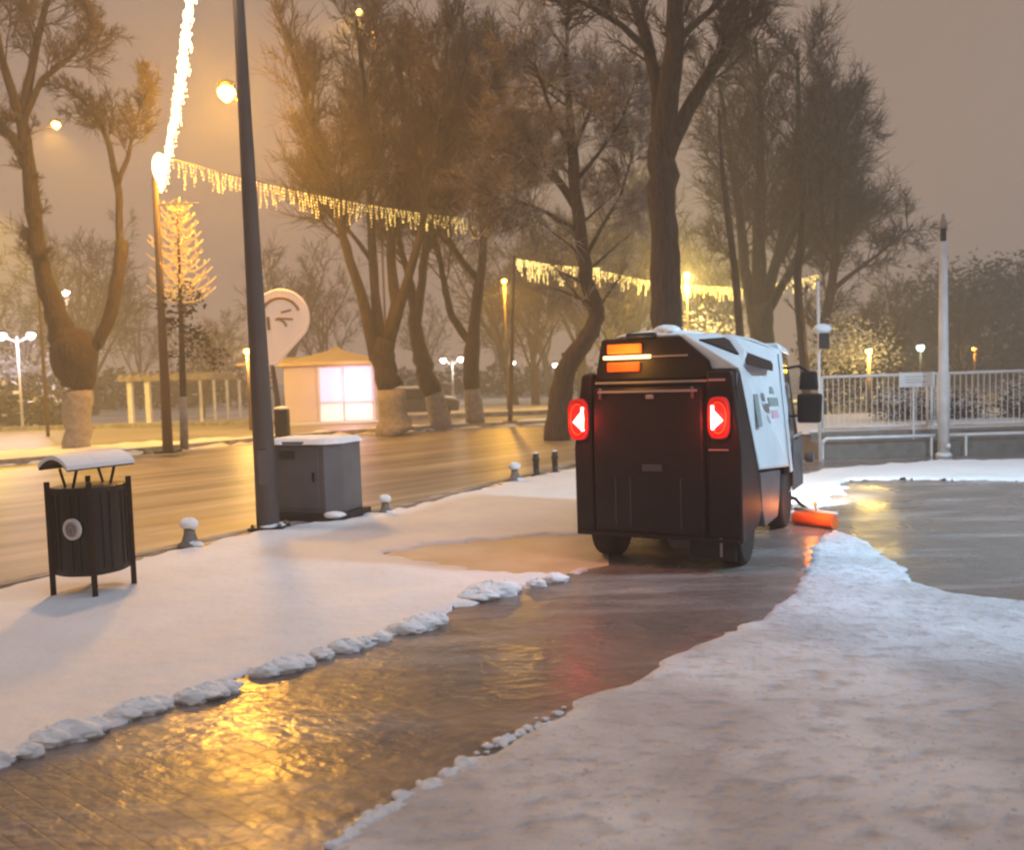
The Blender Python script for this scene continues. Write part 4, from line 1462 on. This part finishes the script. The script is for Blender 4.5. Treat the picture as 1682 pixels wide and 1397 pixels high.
# thin white post with a small device
b = P(1347, 765, 15.4); b.z = 0
t = thing('thin_post', b, 'thin white post with a snow-topped signal box at the near end of the railing', 'post')
zt = (P(1342, 462, 15.4) - b).z
MB().tube([(0, 0, 0), (0, 0, zt)], .026, 10).build('shaft', 'white_paint', t, smooth=True)
zb = (P(1345, 548, 15.4) - b).z
MB().box(.0, .16, -.09, .05, zb - .28, zb).build('signal_box', 'dark_metal', t, bevel=.01)
mb = MB()
blob(mb, (.05, -.02, zb + .07), (.15, .10, .09), 14)
mb.build('snow_cap', 'snow_clean', t, smooth=True)

# ================================================================== SWEEPING MACHINE
phi = math.radians(28)
V0 = Vector((1.93, 7.15, 0))                       # rear corner on the kerb-away side
hdg = Vector((math.sin(phi), math.cos(phi), 0))
rgt = Vector((math.cos(phi), -math.sin(phi), 0))
org = V0 - rgt * .76
sw = thing('street_sweeper', org, 'compact white and dark street sweeper with glowing tail lights driving away on the cleared track', 'sweeper', rz=-phi)
def loft(name, sec, m, par=sw, bevel=.02, smooth=False):
    """sec: list of (y, z, xl, xr) profile points round the side outline"""
    mb = MB()
    n = len(sec)
    vs = [(s_[2], s_[0], s_[1]) for s_ in sec] + [(s_[3], s_[0], s_[1]) for s_ in sec]
    mb.add(vs, [tuple(range(n)), tuple(reversed(range(n, 2 * n)))] + [(i, (i + 1) % n, n + (i + 1) % n, n + i) for i in range(n)])
    return mb.build(name, m, par, bevel=bevel, smooth=smooth)
# dark rear lower body (wedge that leans forward along its lower edge)
loft('rear_body', [(.02, .27, -.73, .73), (.0, .9, -.74, .74), (.03, 1.60, -.70, .72), (.10, 1.72, -.60, .70), (.20, 1.72, -.60, .72), (.72, .78, -.74, .76), (.80, .42, -.74, .76), (.66, .27, -.73, .75)], 'body_dark', bevel=.03)
# corner columns
for s_, nm in ((-1, 'corner_column'), (1, 'corner_column')):
    xa, xb = (-.765, -.58) if s_ < 0 else (.47, .765)
    loft(nm, [(-.035, .25, xa, xb), (-.045, 1.05, xa, xb), (-.02, 1.72, xa + (.08 if s_ < 0 else 0), xb - (.08 if s_ > 0 else 0)), (.12, 1.74, xa + (.08 if s_ < 0 else 0), xb - (.08 if s_ > 0 else 0)), (.12, .25, xa, xb)], 'body_dark', bevel=.025)
tg = loft('tailgate', [(-.055, .30, -.56, .45), (-.07, 1.0, -.56, .45), (-.05, 1.60, -.55, .44), (.03, 1.60, -.55, .44), (.03, .30, -.56, .45)], 'body_dark', bevel=.02)
mb = MB()
mb.box(-.50, .40, -.085, -.055, 1.555, 1.575)
mb.build('gate_rail', 'trim', tg)
mb = MB(); mb.box(-.045, .02, -.10, -.06, 1.50, 1.535); mb.build('latch', 'trim', tg, bevel=.004)
mb = MB(); mb.box(-.10, .08, -.078, -.066, .86, .92); mb.build('maker_badge', 'body_grey', tg, bevel=.004)
for x_ in (-.48, .36):
    MB().tube([(x_, -.072, 1.50), (x_, -.072, 1.60)], .014, 8).build('hinge', 'body_grey', tg, smooth=True)
MB().box(-.74, .74, -.075, -.045, .262, .292).build('bumper_strip', 'body_dark', sw, bevel=.005)
mb = MB()
for x_ in (-.36, -.22, .24):
    mb.box(x_, x_ + .008, -.073, -.066, .36, .80)
mb.build('gate_ribs', 'body_grey', tg)
# upper rear hood
loft('upper_hood', [(.02, 1.66, -.57, .53), (.04, 1.80, -.55, .47), (.08, 2.04, -.52, .22), (.7, 2.06, -.5, .3), (.7, 1.66, -.6, .62)], 'body_dark', bevel=.02)
mb = MB(); mb.box(-.55, .50, -.012, .018, 1.635, 1.655); mb.build('hood_ledge', 'trim', sw)
bc = MB().box(-.44, -.12, .015, .06, 1.905, 1.99)
bc = bc.build('beacon_glow', 'amber', sw, bevel=.01)  # orange glow above the bar, built as an emissive panel
MB().box(-.47, -.03, -.005, .035, 1.855, 1.885).build('beacon_bar', 'amber_core', bc, bevel=.005)
MB().box(-.44, -.13, .0, .04, 1.74, 1.825).build('beacon_glow_low', 'amber_low', bc, bevel=.01)  # dim glow below the bar, painted as an amber panel
MB().box(-.03, .30, -.002, .03, 1.862, 1.876).build('beacon_strip', 'trim', bc)
lamp('beacon_light', (-.25, -.25, 1.9), 9, (1, .42, .06), sw, r=.1)
# white body
wb = loft('body', [(.16, 1.74, -.64, .72), (.70, .80, -.745, .765), (2.25, .66, -.745, .755), (2.28, 1.30, -.74, .74), (2.28, 1.93, -.62, .66), (1.3, 2.03, -.55, .60), (.72, 2.06, -.50, .52), (.45, 1.90, -.58, .66)], 'body_white', bevel=.03)
# white fin along the hood edge
loft('hood_fin', [(.06, 1.74, .50, .74), (.10, 2.05, .20, .26), (.65, 2.075, .28, .40), (.65, 1.88, .55, .68), (.16, 1.755, .56, .745)], 'body_white', bevel=.01)
# dark recess below the fin, and slot vent
def side_panel(name, pts, m, x=.762, th=.012, par=wb, inset=None):
    mb = MB()
    n = len(pts)
    def xx(z):
        # follow the body side, leaning in above the waist
        return x if z < 1.3 else x - (z - 1.3) * .135 * 1.15 - .01
    vs = [(xx(p[1]) + (p[2] if len(p) > 2 else 0), p[0], p[1]) for p in pts]
    vs += [(v[0] + th, v[1], v[2]) for v in vs]
    mb.add(vs, [tuple(range(n)), tuple(reversed(range(n, 2 * n)))] + [(i, (i + 1) % n, n + (i + 1) % n, n + i) for i in range(n)])
    return mb.build(name, m, par)
def fin_pt(u_, v_, off=.014):
    A_, B_, C_, D_ = Vector((.745, .16, 1.755)), Vector((.26, .10, 2.05)), Vector((.40, .65, 2.075)), Vector((.68, .65, 1.88))
    p = (A_ * (1 - u_) + D_ * u_) * (1 - v_) + (B_ * (1 - u_) + C_ * u_) * v_
    return p + Vector((.52, 0, .85)) * off
mb = MB()
q4 = [(.08, .80), (.92, .72), (.95, .40), (.50, .12)]
mb.add([fin_pt(*q) for q in q4] + [fin_pt(q[0], q[1], -.03) for q in q4], [(0, 1, 2, 3), (7, 6, 5, 4), (0, 1, 5, 4), (1, 2, 6, 5), (2, 3, 7, 6), (3, 0, 4, 7)])
mb.build('air_opening', 'body_dark', wb)
side_panel('slot_vent', [(.52, 1.83), (.58, 1.77), (1.66, 1.70), (1.72, 1.76), (1.66, 1.80), (.62, 1.885)], 'body_dark')
side_panel('logo_bars', [(.62, 1.20), (.78, 1.20), (.78, 1.50), (.62, 1.50)], 'logo_grey')
side_panel('logo_lettering', [(1.22, 1.36), (1.66, 1.345), (1.66, 1.43), (1.22, 1.45)], 'logo_grey')
side_panel('logo_mark', [(1.34, 1.48), (1.54, 1.47), (1.50, 1.54), (1.40, 1.55)], 'logo_grey')
side_panel('logo_accent', [(1.26, 1.24), (1.58, 1.23), (1.54, 1.31), (1.30, 1.32)], 'logo_pink')
side_panel('panel_seam', [(2.14, .70), (2.155, .70), (2.155, 1.88), (2.14, 1.88)], 'dark_metal', th=.006)
# grey lower skirt between the wheels
loft('skirt', [(.82, .76, .60, .74), (.88, .40, .60, .74), (1.0, .22, .60, .74), (1.62, .22, .60, .74), (1.72, .40, .60, .74), (1.78, .68, .60, .74)], 'body_grey', bevel=.015)
loft('skirt', [(.82, .76, -.74, -.60), (.88, .40, -.74, -.60), (1.0, .22, -.74, -.60), (1.62, .22, -.74, -.60), (1.72, .40, -.74, -.60), (1.78, .68, -.74, -.60)], 'body_grey', bevel=.015)
loft('chassis', [(.1, .24, -.42, .42), (2.9, .24, -.42, .42), (2.9, .62, -.42, .42), (.1, .62, -.42, .42)], 'rubber')
# wheels
def wheel(x, y, r, w):
    s_ = 1 if x > 0 else -1
    t_ = MB().lathe([(r * .62, -w / 2), (r * .93, -w / 2), (r, -w / 2 + .025), (r, w / 2 - .025), (r * .93, w / 2), (r * .62, w / 2)], (x, y, r), 28, 'X').build('wheel', 'rubber', sw, smooth=False, bevel=.008)
    MB().lathe([(r * .60, -w / 2 + .03), (r * .60, w / 2 - .03), (r * .3, w / 2 - .02), (r * .12, w / 2 - .005)] if s_ > 0 else [(r * .12, -w / 2 + .005), (r * .3, -w / 2 + .02), (r * .6, -w / 2 + .03), (r * .6, w / 2 - .03)], (x, y, r), 20, 'X').build('rim', 'body_grey', t_, smooth=True)
wheel(-.56, .36, .30, .22); wheel(.60, .36, .30, .24)
wheel(-.60, 2.25, .29, .2); wheel(.62, 2.25, .29, .2)
loft('mud_flap', [(-.02, .10, .30, .70), (-.02, .32, .30, .70), (.0, .32, .30, .70), (.0, .10, .30, .70)], 'rubber', bevel=0)
loft('gap_glow_block', [(.5, .06, -.02, .20), (.5, .26, -.16, .12), (.72, .26, -.16, .12), (.72, .06, -.02, .20)], 'trim', bevel=.01)  # reflected light in the gap under the body, built as a pale block
# cab
cb = loft('cab', [(2.28, .36, -.74, .74), (3.02, .36, -.70, .70), (3.12, .55, -.70, .70), (3.16, .95, -.70, .70), (3.02, 1.86, -.60, .60), (2.28, 1.92, -.64, .64)], 'glass_dark', bevel=.03)
loft('cab_roof', [(2.26, 1.90, -.66, .68), (3.08, 1.86, -.62, .63), (3.06, 1.95, -.58, .59), (2.26, 2.0, -.62, .64)], 'body_white', cb, .02)
def pillar(y0, y1, z0, z1, nm, m, proud=.0):
    pts = [(y0, z0), (y1, z0), (y1, z1), (y0, z1)]
    def xx(z): return (.745 if z < 1.0 else .745 - (z - 1.0) * .115) + proud
    mb = MB()
    for s_ in (-1, 1):
        vs = [(s_ * (xx(z)), y, z) for y, z in pts] + [(s_ * (xx(z) + .014), y, z) for y, z in pts]
        mb.add(vs, [(0, 1, 2, 3), (7, 6, 5, 4), (0, 1, 5, 4), (1, 2, 6, 5), (2, 3, 7, 6), (3, 0, 4, 7)])
    return mb.build(nm, m, cb)
pillar(2.27, 2.40, .60, 1.92, 'cab_pillar', 'body_white')
pillar(2.42, 3.05, .38, .92, 'door_panel', 'body_grey')
pillar(2.44, 3.0, .955, .985, 'door_trim', 'trim', .002)
# mirror on the cab
MB().tube([(.60, 3.02, 1.72), (.72, 3.08, 1.74), (.84, 3.06, 1.66)], .018, 6).build('mirror_arm', 'dark_metal', cb)
MB().tube([(.66, 3.05, 1.16), (.80, 3.08, 1.18)], .016, 6).build('mirror_arm', 'dark_metal', cb)
loft('mirror', [(3.03, 1.08, .70, .96), (3.03, 1.42, .70, .98), (3.12, 1.42, .70, .98), (3.12, 1.08, .70, .96)], 'dark_metal', cb, .03)
loft('mirror', [(3.03, 1.46, .72, .94), (3.03, 1.68, .74, .92), (3.10, 1.68, .74, .92), (3.10, 1.46, .72, .94)], 'dark_metal', cb, .03)
# tail lights
def tail(xc, zc, w, h, flip, y=-.06):
    mb = MB()
    n = 24
    pts = []
    for k in range(n):
        a = 2 * math.pi * k / n
        c_, s_ = math.cos(a), math.sin(a)
        pts.append((xc + w * math.copysign(abs(c_) ** .6, c_), zc + h * math.copysign(abs(s_) ** .6, s_)))
    vs = [(p[0], y + .04, p[1]) for p in pts] + [(p[0], y, p[1]) for p in pts]
    mb.add(vs, [tuple(reversed(range(n))), tuple(range(n, 2 * n))] + [(i, (i + 1) % n, n + (i + 1) % n, n + i) for i in range(n)])
    l = mb.build('tail_light', 'tail_red', sw, bevel=.006)
    mb = MB()
    f_ = flip
    tri = [(xc - .42 * w * f_, zc + .38 * h), (xc + .42 * w * f_, zc - .12 * h), (xc - .42 * w * f_, zc - .52 * h)]
    vs = [(p[0], y - .004, p[1]) for p in tri] + [(p[0], y - .016, p[1]) for p in tri]
    mb.add(vs, [(0, 1, 2), (5, 4, 3), (0, 3, 4, 1), (1, 4, 5, 2), (2, 5, 3, 0)])
    mb.box(xc - f_ * .50 * w - .010, xc - f_ * .50 * w + .012, y - .018, y - .004, zc - .55 * h, zc + .58 * h)
    mb.build('bulb', 'tail_core', l)
    mb = MB()
    mb.tube([(xc + .72 * w * math.cos(a), y - .008, zc + .74 * h * math.sin(a)) for a in [2 * math.pi * k / 20 for k in range(21)]], .008, 5)
    mb.build('ring', 'amber_low', l)
    lamp('tail_glow', (xc, y - .12, zc - .02), 9, (1, .045, .04), sw, r=.07)
tail(-.70, 1.32, .10, .19, -1, -.085)
tail(.585, 1.33, .095, .18, 1, -.085)
mb = MB(); mb.box(.49, .66, -.066, -.05, 1.05, 1.062); mb.box(.50, .64, -.066, -.05, 1.64, 1.66)
mb.build('reflector_strip', 'trim', sw)
MB().box(.575, .595, -.066, -.052, .14, .30).build('tie_bar', 'trim', sw)
# snow on the roof
mb = MB()
blob(mb, (-.10, .45, 2.06), (.42, .34, .055), 3, amp=.1)
blob(mb, (.02, .34, 2.09), (.13, .2, .06), 4, amp=.2)
blob(mb, (.02, 1.2, 2.03), (.52, .75, .045), 6, amp=.06)
blob(mb, (.0, 2.4, 1.975), (.55, .60, .04), 7, amp=.05)
mb.build('roof_snow', 'snow_clean', sw, smooth=True)
mb = MB(); mb.box(-.28, .0, .06, .4, 2.035, 2.085); mb.build('roof_hatch', 'glass_dark', sw, bevel=.02)
# side broom with orange bristles
br = thing('tmp2', (0, 0, 0), None, None)
bpy.data.objects.remove(br)
MB().tube([(.5, 2.75, .3), (.72, 2.75, .24), (.88, 2.5, .16)], .022, 8).build('broom_arm', 'dark_metal', sw)
bb = MB().tube([(.76, 2.50, .07), (1.20, 2.28, .07)], [.07, .07], 22).build('side_broom', 'orange_bristle', sw, smooth=False)
mb = MB()
mb.tube([(.75, 2.53, .16), (1.22, 2.30, .16)], .022, 10)
mb.build('broom_bar', 'white_paint', bb, smooth=True)
mk = MB().lathe([(.01, 0), (.025, .01), (.025, .04), (.01, .05)], (1.0, 2.30, .24), 12).build('broom_fill_lamp', 'amber', bb, smooth=True)  # small amber lamp added to brighten the orange bristles
MB().tube([(1.0, 2.40, .16), (1.0, 2.30, .24)], .008, 6).build('fill_lamp_bracket', 'dark_metal', bb)
lamp('broom_fill_light', (1.0, 2.12, .26), 7, (1, .25, .03), sw, r=.04)
# headlights and front light
for s_ in (-1, 1):
    hl = MB().lathe([(.03, .0), (.085, .02), (.085, .05), (.05, .06)], (s_ * .52, 3.13, .74), 18, 'Y').build('headlight', 'headlamp', sw, smooth=True)
    lamp('headlight_beam', (s_ * .52, 3.24, .76), 160, (1, .97, .9), sw, spot=80, aim=(s_ * .52 + .1, 5.2, .0), r=.05)
MB().lathe([(.02, .0), (.05, .02), (.05, .06), (.02, .07)], (.62, 3.14, .52), 14, 'Y').build('work_light', 'headlamp', sw, smooth=True)
lamp('work_light_beam', (.66, 3.26, .50), 1100, (1, .96, .88), sw, spot=40, aim=(.86, 4.3, .0), r=.05, blend=.7)
MB().lathe([(.04, -.05), (.06, -.03), (.06, .04)], (.86, 2.9, .70), 12, 'X').build('hose_coupling', 'body_grey', sw)

# ================================================================== HAZE
hz = MB().box(-130, 130, -20, 190, -1.2, 26).build('haze', 'snow')
hz.data.materials.clear()
m = bpy.data.materials.new('haze_air')
m.use_nodes = True
nt = m.node_tree
nt.nodes.clear()
ou = nt.nodes.new('ShaderNodeOutputMaterial')
pv = nt.nodes.new('ShaderNodeVolumePrincipled')
pv.inputs['Color'].default_value = (.92, .9, .88, 1)
pv.inputs['Density'].default_value = .0058
pv.inputs['Anisotropy'].default_value = .35
nt.links.new(pv.outputs[0], ou.inputs['Volume'])
hz.data.materials.append(m)
tag(hz, kind='stuff')
